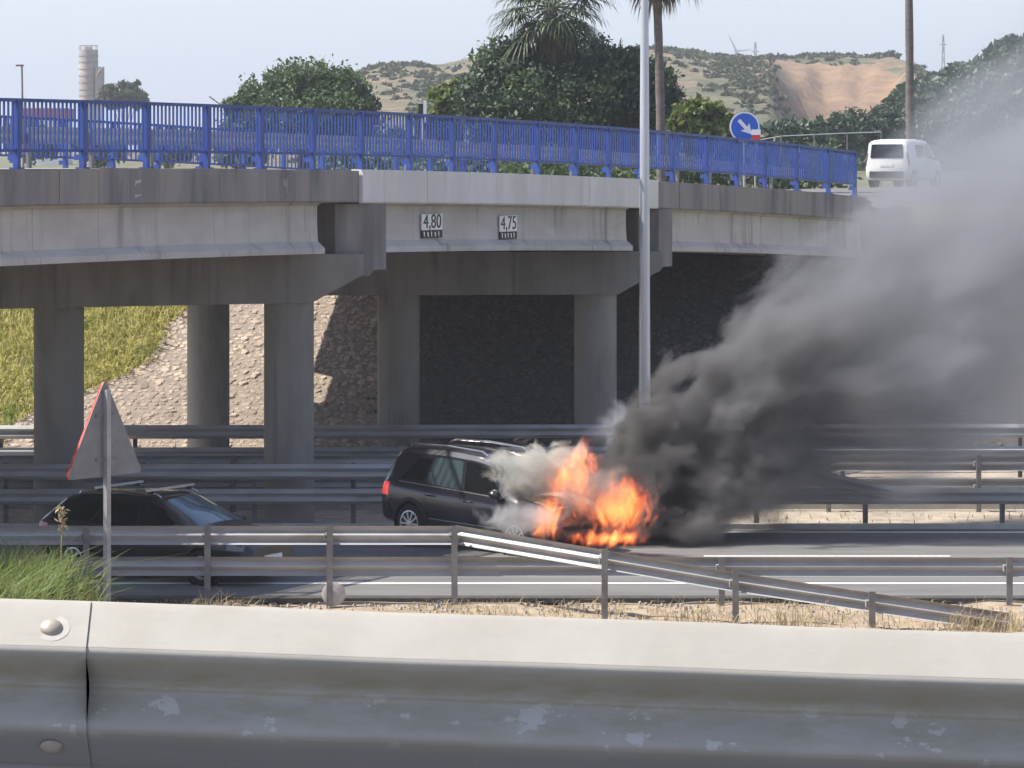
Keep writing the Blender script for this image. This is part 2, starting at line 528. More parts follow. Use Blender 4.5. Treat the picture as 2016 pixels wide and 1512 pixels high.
# clearance plates painted on the girder
def text_mesh(txt, size, name, m, depth=.004):
    cu = bpy.data.curves.new(name, 'FONT'); cu.body = txt; cu.size = size; cu.align_x = 'CENTER'; cu.align_y = 'CENTER'; cu.extrude = depth
    tmp = bpy.data.objects.new(name, cu); COL.objects.link(tmp)
    bpy.context.view_layer.update()
    me = bpy.data.meshes.new_from_object(tmp.evaluated_get(bpy.context.evaluated_depsgraph_get()))
    bpy.data.objects.remove(tmp); bpy.data.curves.remove(cu)
    me.name = name; me.materials.clear(); me.materials.append(m)
    return me
face_rz = math.atan2(BU.y, BU.x)
for px, py, txt, wpx in ((861,437,'4,80',40),(1011,440,'4,75',33)):
    t = t_px(px); c = B(t, .16+.02-.04, 0); Y = c.y
    z = HC-(py-YH)*Y/F
    wd = (t_px(px+wpx/2)-t_px(px-wpx/2)); hg = 31*Y/F
    root = empty('clearance_sign', (c.x, c.y, z), face_rz)
    tag(root, ('white height plate reading 4,80, the left one on the bridge girder' if px < 900 else 'white height plate reading 4,75, the right one on the bridge girder'), 'sign', 'height plates on the girder')
    MB().box((-wd/2,-.02,-hg/2),(wd/2,.012,hg/2)).build('plate', M['white_paint'], root, world=False)
    me = text_mesh(txt, .36, 'digits', M['black'])
    o = obj('digits', me, root, (0,-.024,.0), (R(90),0,0), (wd*.86/max(1e-3,me.vertices and max(v.co.x for v in me.vertices)*2), 1.15, 1))
    mb = MB().box((-wd/2,-.02,-hg/2-.17),(wd/2,.012,-hg/2-.01))
    mb.build('caption_strip', M['black'], root, world=False)
    mb = MB()
    for k in range(5):
        x = -wd/2+.06+k*(wd-.1)/5; q = .05 if k % 2 == 0 else .07
        mb.add([(x,-.025,-hg/2-.03-.02*(k%2)),(x+.05,-.025,-hg/2-.04),(x+q,-.025,-hg/2-.15),(x+.02,-.025,-hg/2-.13)], [(0,1,2,3)])
    o = mb.build('caption_marks', M['white_paint'], root, world=False); o['kind'] = 'stuff'
# faint old marks left on the weathered fascia
for px, py, k in ((262,372,0),(553,365,1)):
    t = t_px(px); Y = B(t,0,0).y; z = HC-(py-YH)*Y/F
    mb = MB()
    if k == 0: quads = [(-.10,.10,.10,.17),(-.11,-.16,-.03,-.09),(-.05,-.13,.10,-.09),(-.10,.05,-.06,.12)]
    else: quads = [(-.08,-.02,-.05,.14),(-.02,-.05,.02,.10),(.04,-.16,.06,.16)]
    for a, b_, c_, d in quads:
        mb.add([B(t+a,-.112,z+b_), B(t+c_,-.112,z+b_+.015), B(t+c_,-.112,z+d), B(t+a,-.112,z+d-.02)], [(0,1,2,3)])
    o = mb.build('paint_mark', M['kerb'], bridge); o['kind'] = 'stuff'

# ------------------------------------------------------------------ blue railings
def railing(name, label, wv, tposts, hgt, dz, zbase=0.0, singles=300, sp=.124, pw=.027):
    root = empty(name, B(tposts[len(tposts)//2], wv, zd(tposts[len(tposts)//2])))
    tag(root, label, 'railing', 'blue bridge railings')
    top = hgt; rz = face_rz
    pm = MB()
    pm.box((-.045,-.05,-.01),(.045,.05,top)); pm.box((-.10,-.09,-.012),(.10,.09,.018)); 
    pm.box((-.045,.05,top*.12),(.045,.16,top*.2))
    pmesh = pm.mesh('post', M['blue'])
    for t in tposts:
        obj('post', pmesh, root, B(t, wv, zd(t)+zbase), (0,0,rz), world=True)
    bmesh_ = MB().box((-pw/2,-.016,.26*top),(pw/2,.016,top-.03)).mesh('baluster', M['blue'])
    rest = MB(); cnt = 0
    for a, b in zip(tposts[:-1], tposts[1:]):
        for nm, h0, h1, dep in (('top_rail', top-.03, top+.03, .075), ('bottom_rail', .24*top, .24*top+.05, .05)):
            mb = MB()
            v = []
            for t in (a, b):
                z = zd(t)+zbase
                v += [B(t, wv-dep/2, z+h0), B(t, wv+dep/2, z+h0), B(t, wv+dep/2, z+h1), B(t, wv-dep/2, z+h1)]
            mb.add(v, [(0,1,2,3),(7,6,5,4),(0,4,5,1),(1,5,6,2),(2,6,7,3),(3,7,4,0)])
            mb.build(nm, M['blue'], root)
        n = max(2, int(round((b-a)/sp)))
        for k in range(1, n):
            t = a+(b-a)*k/n
            z = zd(t)+zbase
            if cnt < singles and a > -2.2:
                obj('baluster', bmesh_, root, B(t, wv, z), (0,0,rz), world=True); cnt += 1
            else:
                Mx = Matrix.Translation(B(t, wv, z)) @ Matrix.Rotation(rz, 4, 'Z')
                rest.box((-pw/2,-.016,.26*top),(pw/2,.016,top-.03), Mx)
    if rest.v:
        o = rest.build('balusters', M['blue'], root, fix=False); o['kind'] = 'stuff'
    return root
pa = [t_px(p) for p in (35,165,290,409,514,617,712,807,892,975,1060,1135,1200,1262,1325,1393,1452,1507,1570,1632,1684)]
pa = [pa[0]-1.85*k for k in range(8,0,-1)] + pa
railing('bridge_railing', 'blue picket railing along the near edge of the bridge', .02, pa, 1.17, 0)
pb = [-6.2+1.98*k for k in range(-3,25)]
railing('bridge_railing', 'blue picket railing along the far edge of the bridge', WD-.12, pb, 1.2, 0, .06, singles=0, sp=.19)

# ------------------------------------------------------------------ guardrails
WP = [(0,.156),(.012,.150),(.078,.086),(.083,.076),(.078,.066),(.008,.012),(.004,0)]
WP = WP + [(d,-h) for d, h in WP[-2::-1]]
def wbeam(path, face, m, parent, name='beam', back=.004, prof=WP, sm=40, piece=4.0, tilts=None):
    """path: points of the beam centre line; face: +1/-1 side along the path's right-hand normal"""
    pts = [Vector(p) for p in path]
    # cut into panels
    segs = []
    for j, (a, b) in enumerate(zip(pts[:-1], pts[1:])):
        L = (b-a).length; n = max(1, int(round(L/piece)))
        for k in range(n): segs.append((a.lerp(b, k/n), a.lerp(b, (k+1)/n), R(tilts[j]) if tilts else 0.0))
    for i, (a, b, tl) in enumerate(segs):
        d = (b-a).normalized(); h = Vector((d.x, d.y, 0)).normalized()
        nrm = Vector((h.y, -h.x, 0))*face
        up = d.cross(nrm)*(1 if d.cross(nrm).z > 0 else -1)
        nrm, up = nrm*math.cos(tl)-up*math.sin(tl), up*math.cos(tl)+nrm*math.sin(tl)
        e = d*.10
        rings = []
        for q, o in ((a-e, -.003), (b, 0.0)):
            fr = [q + nrm*(dd+o) + up*hh for dd, hh in prof]
            bk = [q + nrm*(dd+o-.004) + up*hh for dd, hh in reversed(prof)]
            rings.append(fr+bk)
        MB().loft(rings, True, True).build(name, m, parent, sm)
def cpost(h, wd=.10, dp=.06):
    mb = MB()
    mb.box((-wd/2,-dp/2,-.25),(-wd/2+.012,dp/2,h)); mb.box((wd/2-.012,-dp/2,-.25),(wd/2,dp/2,h)); mb.box((-wd/2+.012,-dp/2,-.25),(wd/2-.012,-dp/2+.01,h))
    return mb.mesh('post', M['galv_post'])
def guard(name, label, beams, posts, face, pside, group='guardrails along the motorway', spacer=True, tilts=None):
    """beams: list of paths; posts: (x, y, ztop) ; pside: y offset of the posts from the beam line"""
    x, y, z = posts[len(posts)//2]
    root = empty(name, (x, y+pside, gz(x, y)))
    tag(root, label, 'guardrail', group)
    for b in beams: wbeam(b, face, M['galv'], root, tilts=tilts)
    cache = {}
    for (x, y, zt) in posts:
        g = gz(x, y+pside)+.02
        h = round(zt-g, 2)
        if h not in cache: cache[h] = cpost(h)
        obj('post', cache[h], root, (x, y+pside, g), (0,0,0 if pside < 0 else math.pi), world=True)
        if spacer:
            for b in beams:
                # height of the beam here
                for p, q in zip(b[:-1], b[1:]):
                    if min(p[0],q[0])-.01 <= x <= max(p[0],q[0])+.01:
                        f = (x-p[0])/(q[0]-p[0]); zc = p[2]+(q[2]-p[2])*f; yc = p[1]+(q[1]-p[1])*f
                        if zc < zt+.1:
                            sg = 1 if pside > 0 else -1
                            y0, y1 = sorted((yc+sg*.006, y+pside-sg*.031))
                            mb = MB(); mb.box((x-.09,y0,zc-.06),(x+.03,y1,zc-.045)); mb.box((x-.09,y0,zc+.03),(x+.03,y1,zc+.045)); mb.box((x-.09,y0,zc-.0449),(x-.078,y1,zc+.0299))
                            mb.build('spacer', M['galv'], root)
                        break
    return root
YN = 56.5
sN = F/YN
xn = lambda px: PX(px, YN)
# near rail with upper and lower beams, upper beam running down to the ground on the right
zu = HC-(1054-YH)/sN; zl = HC-(1114-YH)/sN
e1 = P(905,1054,56.5); path_up = [(xn(-800),YN,zu),(xn(905),YN,zu)] + [tuple(P(px,py,Y)) for px,py,Y in ((1190,1102,55.0),(1447,1146,54.5),(1715,1186,53.9),(1985,1226,53.4))]
posts = [(xn(p),YN,zu+.17) for p in (-805,-560,-315,-70,172,410,650,895)]
posts += [(P(px,0,Y).x, Y, HC-(py-YH)*Y/F) for px,py,Y in ((1190,1078,54.95),(1447,1120,54.45),(1715,1162,53.85))]
guard('guardrail', 'two-beam steel guardrail at the verge whose upper beam slopes down into the ground', [path_up], posts, -1, -.14, tilts=[15,2,-7,-8,-8])
path_lo = [(xn(-800),YN+.02,zl),(xn(2900),YN+.02,zl-.03)]
guard('guardrail', 'low single-beam steel guardrail running on behind the sloping rail end', [path_lo], [(xn(p),YN,zl+.16) for p in (1420,1985,2500)], -1, -.14)
# median rails
YM = 68.0; sM = F/YM; xm = lambda px: PX(px, YM)
z1 = HC-(929-YH)/sM; z2 = HC-(979-YH)/sM
guard('guardrail', 'two-beam median guardrail directly behind the burning car', [[(xm(-900),YM,z1),(xm(1560),YM,z1),(xm(1770),YM,z2+.02)], [(xm(-900),YM-.002,z2),(xm(2900),YM-.002,z2+.03)]],
      [(xm(p),YM,z1+.17) for p in (-820,-540,-260,10,280,500,695,960,1230,1490)]+[(xm(p),YM,z2+.17) for p in (1705,1975,2250,2520)], 1, .14)
YM2 = 71.2; xq = lambda px: PX(px, YM2); s2 = F/YM2
z1 = HC-(912-YH)/s2; z2 = HC-(958-YH)/s2
guard('guardrail', 'two-beam guardrail on the far edge of the median', [[(xq(-900),YM2,z1),(xq(2900),YM2,z1)], [(xq(-900),YM2+.002,z2),(xq(2900),YM2+.002,z2)]],
      [(xq(p),YM2,z1+.18) for p in (-700,-310,75,460,850,1240,1630,1925,2310,2700)], -1, -.14)
YF = 78.5; xf = lambda px: PX(px, YF); s3 = F/YF
z1 = HC-(852-YH)/s3; z2 = HC-(896-YH)/s3
guard('guardrail', 'two-beam guardrail on the far side of the far carriageway', [[(xf(-900),YF,z1),(xf(2900),YF,z1+.06)], [(xf(-900),YF-.002,z2),(xf(2900),YF-.002,z2+.06)]],
      [(xf(p),YF,z1+.17) for p in (-700,-350,0,265,610,960,1310,1660,2010,2360,2700)], 1, .14)
# rail on the bridge between pavement and roadway
zb_ = lambda t: zd(t)+.6
root = empty('guardrail', B(10,1.95,zd(10)))
tag(root, 'steel guardrail between pavement and roadway on top of the bridge', 'guardrail', 'guardrails along the motorway')
wbeam([tuple(B(t,1.98,zb_(t))) for t in (T0,-8,0,8,16,24,32,T1)], -1, M['galv'], root)
for k in range(28):
    t = T0+.5+k*2.0
    Mx = Matrix.Translation(B(t,1.9,zd(t))) @ Matrix.Rotation(face_rz,4,'Z')
    MB().box((-.05,-.03,-.02),(.05,.03,.72),Mx).build('post', M['galv_post'], root)

# nearest guardrail in the foreground
YG = 6.63; sG = F/YG
SL = -.0347
root = empty('guardrail', (0, YG+.2, 5.78))
tag(root, 'pale weathered foreground guardrail with a bolted panel joint, close to the camera', 'guardrail')
xj = PX(180, YG)
def zc(x): return HC-(1215-YH)/sG - .156 + SL*x
b_ = NB(M['galv_near'].node_tree); nt_ = M['galv_near'].node_tree
bs_ = nt_.nodes['Principled BSDF']
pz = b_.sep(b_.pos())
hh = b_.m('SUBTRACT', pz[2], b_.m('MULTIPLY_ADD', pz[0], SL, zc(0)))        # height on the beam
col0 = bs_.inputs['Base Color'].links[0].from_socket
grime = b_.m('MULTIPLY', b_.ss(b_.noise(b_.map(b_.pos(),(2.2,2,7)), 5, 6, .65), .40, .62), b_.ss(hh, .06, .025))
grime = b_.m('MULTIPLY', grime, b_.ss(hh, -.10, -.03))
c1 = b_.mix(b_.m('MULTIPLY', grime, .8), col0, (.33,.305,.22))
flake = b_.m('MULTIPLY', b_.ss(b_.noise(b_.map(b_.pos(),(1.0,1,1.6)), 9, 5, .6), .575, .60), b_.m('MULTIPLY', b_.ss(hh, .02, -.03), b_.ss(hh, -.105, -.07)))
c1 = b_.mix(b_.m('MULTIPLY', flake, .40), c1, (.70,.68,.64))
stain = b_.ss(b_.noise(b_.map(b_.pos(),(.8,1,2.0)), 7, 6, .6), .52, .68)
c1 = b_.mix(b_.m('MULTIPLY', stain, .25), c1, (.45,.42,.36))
low = b_.ss(hh, -.06, -.11)  # shade of the lower fold put into the colour, bluish towards the bottom
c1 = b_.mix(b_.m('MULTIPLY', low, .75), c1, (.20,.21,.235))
scr = b_.ss(b_.noise(b_.map(b_.pos(),(1.2,1,26)), 6, 4, .6), .60, .66)
c1 = b_.mix(b_.m('MULTIPLY', scr, .22), c1, (.33,.31,.28))
spk = b_.ss(b_.noise(b_.map(b_.pos(),(1,1,1)), 55, 3, .6), .60, .70)
c1 = b_.mix(b_.m('MULTIPLY', spk, .25), c1, (.36,.33,.28))
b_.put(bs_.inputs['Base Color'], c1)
# finely rounded section
def fineprof():
    key = [(0,.156),(.010,.152),(.072,.090),(.080,.081),(.083,.072),(.080,.063),(.071,.052),(.042,.022),(.034,.008),(.033,0)]
    key = key + [(d*.90,-h) for d, h in key[-2::-1]] + [(-.006,-.172)]
    out = []
    n = len(key)
    for i in range(n-1):
        p0 = key[max(i-1,0)]; p1 = key[i]; p2 = key[i+1]; p3 = key[min(i+2,n-1)]
        for k in range(5):
            t = k/5
            out.append(tuple(.5*((2*p1[j])+(-p0[j]+p2[j])*t+(2*p0[j]-5*p1[j]+4*p2[j]-p3[j])*t*t+(-p0[j]+3*p1[j]-3*p2[j]+p3[j])*t**3) for j in (0,1)))
    out.append(key[-1])
    return out
fp = fineprof()
def nearpanel(xa, xb, off):
    rings = []
    n = 24
    for i in range(n+1):
        x = xa+(xb-xa)*i/n
        wob = .0012*math.sin(x*7.0)
        rings.append([(x, YG-(d+off), zc(x)+h+wob*max(-1,min(1,h/.1))) for d, h in fp] + [(x, YG-(d+off)+.0035, zc(x)+h+wob*max(-1,min(1,h/.1))) for d, h in reversed(fp)])
    MB().loft(rings, True, True).build('beam_panel', M['galv_near'], root, 50)
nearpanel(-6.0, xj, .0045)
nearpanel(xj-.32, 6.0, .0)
M['bolt'] = mat('bolt_steel', (.42,.37,.31), .55, (.33,.28,.22), 40, metal=.2)
M['stain'] = mat('rust_ring', (.42,.39,.34), .8, (.46,.435,.39), 30)
for px, top in ((108,1),(108,0)):
    x = PX(px, YG); hv = .113 if top else -.113
    if top: d0 = .049; ny = 1
    else: d0 = .046
    c = Vector((x, YG-.0045-d0, zc(x)+hv))
    nrm = Vector((0,-.7,.71 if top else -.71)).normalized()
    rot = nrm.to_track_quat('Z','Y').to_matrix().to_4x4()
    mb = MB(); n = 24; rings = []
    for a in range(0,7):
        th = a/6*math.pi/2
        rings.append([(.0185*math.cos(th)*math.cos(k*2*math.pi/n)*1.18, .0185*math.cos(th)*math.sin(k*2*math.pi/n), .011*math.sin(th)) for k in range(n)])
    mb.loft(rings, True, False)
    me = mb.mesh('bolt_head', M['bolt'], 60)
    o = obj('bolt_head', me, root); o.matrix_world = Matrix.Translation(c) @ rot
    toworld(o, root)
    if not top: continue
    mb = MB(); mb.loft([[((r)*math.cos(k*2*math.pi/n)*1.1+.003, r*math.sin(k*2*math.pi/n)-.002, z) for k in range(n)] for r, z in ((.032,-.0012),(.030,.0004),(.012,.0005))], True, False)
    o = obj('washer_stain', mb.mesh('washer_stain', M['stain'], 30), root); o.matrix_world = Matrix.Translation(c) @ rot
    toworld(o, root)
for k in (-2,-1,0,1,2):
    x = k*2.0+.9
    MB().box((x-.05,YG+.012,4.8),(x+.05,YG+.1,zc(x)+.1)).build('post', M['galv_post'], root)

# ------------------------------------------------------------------ cars
M['paint_suv'] = mat('black_violet_car_paint', (.012,.011,.018), .28, coat=.8)
M['paint_estate'] = mat('black_car_paint', (.010,.010,.012), .3, coat=.7)
M['paint_van'] = mat('white_car_paint', (.78,.78,.77), .35, coat=.4)
M['plastic'] = mat('black_plastic', (.02,.02,.021), .6)
M['tyre'] = mat('tyre_rubber', (.018,.018,.018), .85)
M['rim'] = mat('alloy_rim', (.62,.62,.63), .35, metal=.6)
M['glass'] = mat('dark_car_glass', (.05,.075,.078), .12, spec=.9, coat=.5)
M['glass_teal'] = mat('teal_windscreen', (.05,.12,.15), .06, spec=1.0, coat=.6)
M['glass_dark'] = mat('black_window', (.008,.009,.010), .12)
M['chrome'] = mat('chrome_trim', (.75,.75,.76), .18, metal=.9)
M['taillight'] = mat('red_tail_lamp', (.45,.012,.012), .25, coat=.6, emit=((1,.05,.03),.35))
M['taillight_off'] = mat('red_lamp', (.40,.02,.02), .3, coat=.5)
M['headlamp'] = mat('headlamp_glass', (.16,.16,.16), .2, coat=.6)
M['hood_lit'] = mat('lit_scorched_hood', (.42,.36,.22), .75, (.10,.08,.06), 5, contrast=(.45,.6))  # yellowish light on the hood put into its colour, with dark patches

def resample(keys, xs):
    kx = [k[0] for k in keys]
    out = []
    for x in xs:
        out.append([float(np.interp(x, kx, [k[j] for k in keys])) for j in range(1, len(keys[0]))])
    return out

class Car:
    """keys: stations (x, z_bottom, z_belt, z_top, half width, half width of the top)"""
    def __init__(s, keys):
        s.k = keys
        s.x0, s.x1 = keys[0][0], keys[-1][0]
    def par(s, x):
        return resample(s.k, [x])[0]
    def ring(s, x):
        zb, zbelt, zt, w, wt = s.par(x)
        gh = max(0.0, min(1.0, (zt-zbelt)/.45))
        zm = zb+(zbelt-zb)*.48
        pts = [(0,zb),(w*.82,zb),(w*.955,zb+.07),(w*.985,zb+.17),(w,zm),(w*.995,zm+(zbelt-zm)*.45),(w*.975,zbelt-.07),(w*.94,zbelt)]
        e = .015+.085*gh
        pts += [(wt+(w*.94-wt)*.10*gh, zt-e), (wt-.05*gh-.02, zt-.022), (wt*.6, zt+.004), (0, zt+.016)]
        return pts
    def side(s, x, v):
        """point on the side glass surface: v=0 belt, v=1 top of the window"""
        r = s.ring(x); a, b = r[7], r[8]
        return a[0]+(b[0]-a[0])*v, a[1]+(b[1]-a[1])*v
    def flank(s, x, z):
        r = s.ring(x)[1:9]
        zs = [q[1] for q in r]; ys = [q[0] for q in r]
        return float(np.interp(z, zs, ys))
    def body(s, name, m, parent, wells, wr, n=56):
        mb = MB(); rings = []
        for i in range(n+1):
            x = s.x0+(s.x1-s.x0)*i/n
            r = s.ring(x)
            rings.append([(x,-y,z) for y, z in reversed(r[1:])] + [(x,r[0][0],r[0][1])] + [(x,y,z) for y, z in r[1:-1]])
        mb.loft(rings, True, True)
        me = mb.mesh(name, m)
        o = obj(name, me)
        cut = MB()
        for wx, wz in wells:
            for sy in (-1, 1):
                k = 28
                w = s.par(wx)[3]
                ys = (sy*(w-.26), sy*(w+.2))
                cut.loft([[(wx+wr*math.cos(a*2*math.pi/k), y, wz+wr*math.sin(a*2*math.pi/k)) for a in range(k)] for y in ys], True, True)
        co = obj('cutter', cut.mesh('cutter', M['plastic']))
        bo = o.modifiers.new('b', 'BOOLEAN'); bo.operation = 'DIFFERENCE'; bo.object = co; bo.solver = 'EXACT'
        bpy.context.view_layer.update()
        m2 = bpy.data.meshes.new_from_object(o.evaluated_get(bpy.context.evaluated_depsgraph_get()))
        bpy.data.objects.remove(o); bpy.data.objects.remove(co)
        m2.name = name
        if not m2.materials: m2.materials.append(m)
        smooth(m2, 28)
        return obj(name, m2, parent)
    def window(s, name, q, m, parent, sy, off=.006, nu=8, nv=4, v0=.06, v1=.93):
        """q: x at bottom-rear, bottom-front, top-front, top-rear"""
        mb = MB(); rows = []
        for j in range(nv+1):
            v = j/nv
            row = []
            for i in range(nu+1):
                u = i/nu
                x = (q[0]*(1-u)+q[1]*u)*(1-v)+(q[3]*(1-u)+q[2]*u)*v
                y, z = s.side(x, v0+(v1-v0)*v)
                row.append((x, sy*(y+off), z))
            rows.append(row)
        mb.loft(rows, False)
        return mb.build(name, m, parent, 40, world=False)
    def screen(s, name, xa, xb, m, parent, off=.006, lo=.04, hi=.94, k=.93, n=8):
        """front or rear screen laid over the sloping top between stations xa..xb"""
        mb = MB(); rows = []
        for i in range(n+1):
            f = lo+(hi-lo)*i/n; x = xa+(xb-xa)*f
            r = s.ring(x)
            row = []
            pts = r[8:]
            for sgn in (1,-1):
                seq = pts if sgn == 1 else pts[-2::-1]
                for y, z in seq: row.append((x, sgn*y*k, z+off))
            rows.append(row)
        mb.loft(rows, False)
        dx = -math.copysign(.006, xa-xb)
        return mb.build(name, m, parent, 40, world=False)
    def line(s, name, pts, m, parent, sy, wd=.012, off=.004):
        """thin strip on the flank through (x, z) points"""
        mb = MB()
        for (xa, za), (xb, zb_) in zip(pts[:-1], pts[1:]):
            L = math.hypot(xb-xa, zb_-za); n = max(2, int(L/.06))
            dx, dz = -(zb_-za)/L*wd/2, (xb-xa)/L*wd/2
            rows = []
            for i in range(n+1):
                x = xa+(xb-xa)*i/n; z = za+(zb_-za)*i/n
                rows.append([(x+sg*dx, sy*(s.flank(x+sg*dx, z+sg*dz)+off), z+sg*dz) for sg in (-1,1)])
            mb.loft(rows, False)
        return mb.build(name, m, parent, world=False)

def make_wheel(r, wd, rim_r, nsp=10):
    """wheel > tyre, rim; axis along y, outside at -y"""
    n = 32
    t = MB(); pr = [(rim_r,-wd/2),(r-.03,-wd/2),(r-.005,-wd/2+.025),(r,-wd/4),(r,wd/4),(r-.005,wd/2-.025),(rim_r,wd/2)]
    t.loft([[(q*math.cos(k*2*math.pi/n), y, q*math.sin(k*2*math.pi/n)) for k in range(n)] for q, y in pr], True)
    tm = t.mesh('tyre', M['tyre'], 40)
    w_ = MB()
    ring = [(rim_r,-wd/2-.004),(rim_r-.022,-wd/2-.008),(rim_r-.03,-wd/2+.03),(rim_r-.03,wd/4)]
    w_.loft([[(q*math.cos(k*2*math.pi/n), y, q*math.sin(k*2*math.pi/n)) for k in range(n)] for q, y in ring], True)
    for k in range(nsp):
        a = k*2*math.pi/nsp
        Mx = Matrix.Rotation(a, 4, 'Y')
        w_.box((.03,-wd/2+.0,-.016),(rim_r-.012,-wd/2+.03,.016), Mx)
    w_.loft([[(q*math.cos(k*2*math.pi/n), y, q*math.sin(k*2*math.pi/n)) for k in range(n)] for q, y in ((.055,-wd/2+.02),(.055,-wd/2-.006),(.001,-wd/2-.01))], True)
    rm = w_.mesh('rim', M['rim'], 30)
    b = MB(); b.loft([[(q*math.cos(k*2*math.pi/n), .0, q*math.sin(k*2*math.pi/n)) for k in range(n)] for q in (rim_r-.02,.001)], True)
    return tm, rm, b.mesh('brake_disc', M['plastic'])
def add_wheels(root, spots, r, wd, rim_r, nsp=10):
    tm, rm, bm = make_wheel(r, wd, rim_r, nsp)
    for x, y in spots:
        e = obj('wheel', None, root, (x, y, r), (0,0,0 if y < 0 else math.pi))
        e.empty_display_size = .2
        obj('tyre', tm, e); obj('rim', rm, e); obj('brake_disc', bm, e)
def arch(car, root, wx, wz, r0, r1, sy, m, name='wheel_arch_trim', off=.012):
    mb = MB(); n = 18; rows = []
    for k in range(n+1):
        a = math.radians(-12+204*k/n)
        row = []
        for r, o in ((r0,-.03),(r0,off),(r1,off),(r1,-.02)):
            x = wx+r*math.cos(a); z = wz+r*math.sin(a)
            row.append((x, sy*(car.flank(x, max(z,.2))+o), z))
        rows.append(row)
    mb.loft(rows, False)
    mb.build(name, m, root, 40, world=False)
def well(root, wx, wz, r, y0, sy):
    n = 20
    mb = MB(); mb.loft([[(wx+q*math.cos(k*2*math.pi/n), sy*y, wz+q*math.sin(k*2*math.pi/n)) for k in range(n)] for q, y in ((r,y0),(r*.98,y0-.2),(.01,y0-.2))], True)
    mb.build('wheel_well', M['plastic'], root, world=False)
def handle(car, root, x, z, sy, m):
    y = car.flank(x, z)
    mb = MB(); mb.tube([(x-.11,sy*(y+.0),z-.004),(x-.09,sy*(y+.035),z),(x+.09,sy*(y+.035),z+.004),(x+.11,sy*y,z)], .014, 8)
    mb.build('door_handle', m, root, 40, world=False)
def mirror(car, root, x, z, sy, m):
    y = car.flank(x, z-.05)
    mb = MB()
    rings = []
    for dx, sx in ((-.10,.75),(-.05,1),(.03,.95),(.09,.55)):
        rings.append([(x+dx, sy*(y+.12+.11*sx*math.cos(k*2*math.pi/10)), z+.07+.075*sx*math.sin(k*2*math.pi/10)) for k in range(10)])
    mb.loft(rings, True, True)
    mb.box((x-.03,min(sy*(y-.03),sy*(y+.09)),z-.02),(x+.03,max(sy*(y-.03),sy*(y+.09)),z+.02))
    mb.build('mirror', m, root, 40, world=False)

# --- burning sport utility vehicle
suv = Car([(-2.20,.46,.78,.95,.66,.60),(-2.16,.38,.95,1.12,.78,.66),(-2.06,.34,1.03,1.30,.86,.66),(-1.86,.32,1.05,1.57,.895,.655),(-1.70,.30,1.055,1.635,.90,.66),(-1.2,.29,1.045,1.665,.905,.665),
           (-.5,.28,1.03,1.67,.905,.67),(.15,.28,1.01,1.645,.905,.665),(.52,.28,1.0,1.59,.905,.655),(.80,.28,.985,1.42,.905,.68),(1.15,.28,.97,1.16,.90,.72),(1.32,.28,.955,1.05,.90,.745),
           (1.75,.29,.91,.985,.885,.75),(2.02,.32,.84,.90,.83,.72),(2.16,.38,.72,.78,.72,.64),(2.22,.44,.60,.66,.62,.56)])
SH = R(-38)
sroot = empty('car', (-.39, 64.5, 0), SH)
sroot.rotation_euler = (0, R(2.6), SH); sroot.scale = (.95, 1, 1.08)
tag(sroot, 'black sport utility car on fire at the front, stopped askew in the near carriageway', 'car')
suv.body('body', M['paint_suv'], sroot, [(-1.33,.35),(1.30,.35)], .395)
for sy in (-1, 1):
    suv.window('window', (-1.02,-.10,-.17,-.83), M['glass'], sroot, sy)
    suv.window('window', (-.02,.95,.50,-.09), M['glass_dark'], sroot, sy)
    suv.window('window', (-1.62,-1.10,-.92,-1.28), M['glass_dark'], sroot, sy, v0=.14, v1=.86)
    suv.line('window_trim', [(-1.66,1.06),(-.5,1.035),(.2,1.015),(.95,.995)], M['chrome'], sroot, sy, .02, .008)
    suv.line('door_seam', [(-.06,1.0),(-.06,.42)], M['black'], sroot, sy)
    suv.line('door_seam', [(-.98,1.0),(-.96,.72),(-.88,.55),(-.86,.42)], M['black'], sroot, sy)
    suv.line('door_seam', [(1.02,.95),(1.0,.42)], M['black'], sroot, sy)
    suv.line('side_moulding', [(-.84,.46),(.95,.45)], M['plastic'], sroot, sy, .09, .012)
    suv.line('moulding_strip', [(-.84,.49),(.95,.48)], M['chrome'], sroot, sy, .016, .018)
    handle(suv, sroot, -.80, .885, sy, M['paint_suv']); handle(suv, sroot, .13, .865, sy, M['paint_suv'])
    mirror(suv, sroot, .86, 1.0, sy, M['paint_suv'])
    arch(suv, sroot, -1.33, .35, .392, .46, sy, M['plastic']); arch(suv, sroot, 1.30, .35, .392, .46, sy, M['plastic'])
    well(sroot, -1.33, .35, .40, .88, sy); well(sroot, 1.30, .35, .40, .88, sy)
    y = .60
    mb = MB(); mb.tube([(-1.62,sy*.585,1.64),(-1.52,sy*.60,1.705),(-.6,sy*.62,1.735),(.22,sy*.61,1.705),(.34,sy*.60,1.645)], .02, 8)
    mb.build('roof_rail', M['chrome'], sroot, 40, world=False)
    # lamps wrapped round the corners
    mb = MB(); rows = []
    for z in (.80,.88,.97,1.02):
        rows.append([(x, sy*(suv.flank(x, z)+.008), z) for x in (-2.155,-2.12,-2.06,-1.98,-1.90)])
    mb.loft(rows, False); mb.build('tail_light', M['taillight'], sroot, 40, world=False)
    mb = MB(); rows = []
    for z in (.68,.74,.80):
        rows.append([(x, sy*(suv.flank(x, z)+.008), z) for x in (1.78,1.90,2.0,2.10)])
    mb.loft(rows, False); mb.build('headlight', M['headlamp'], sroot, 40, world=False)
suv.screen('windscreen', .50, 1.28, M['glass_teal'], sroot)
suv.screen('rear_screen', -2.06, -1.88, M['glass_dark'], sroot)
suv.screen('hood', 1.34, 2.05, M['hood_lit'], sroot, off=.008, lo=.02, hi=.98, k=.96)
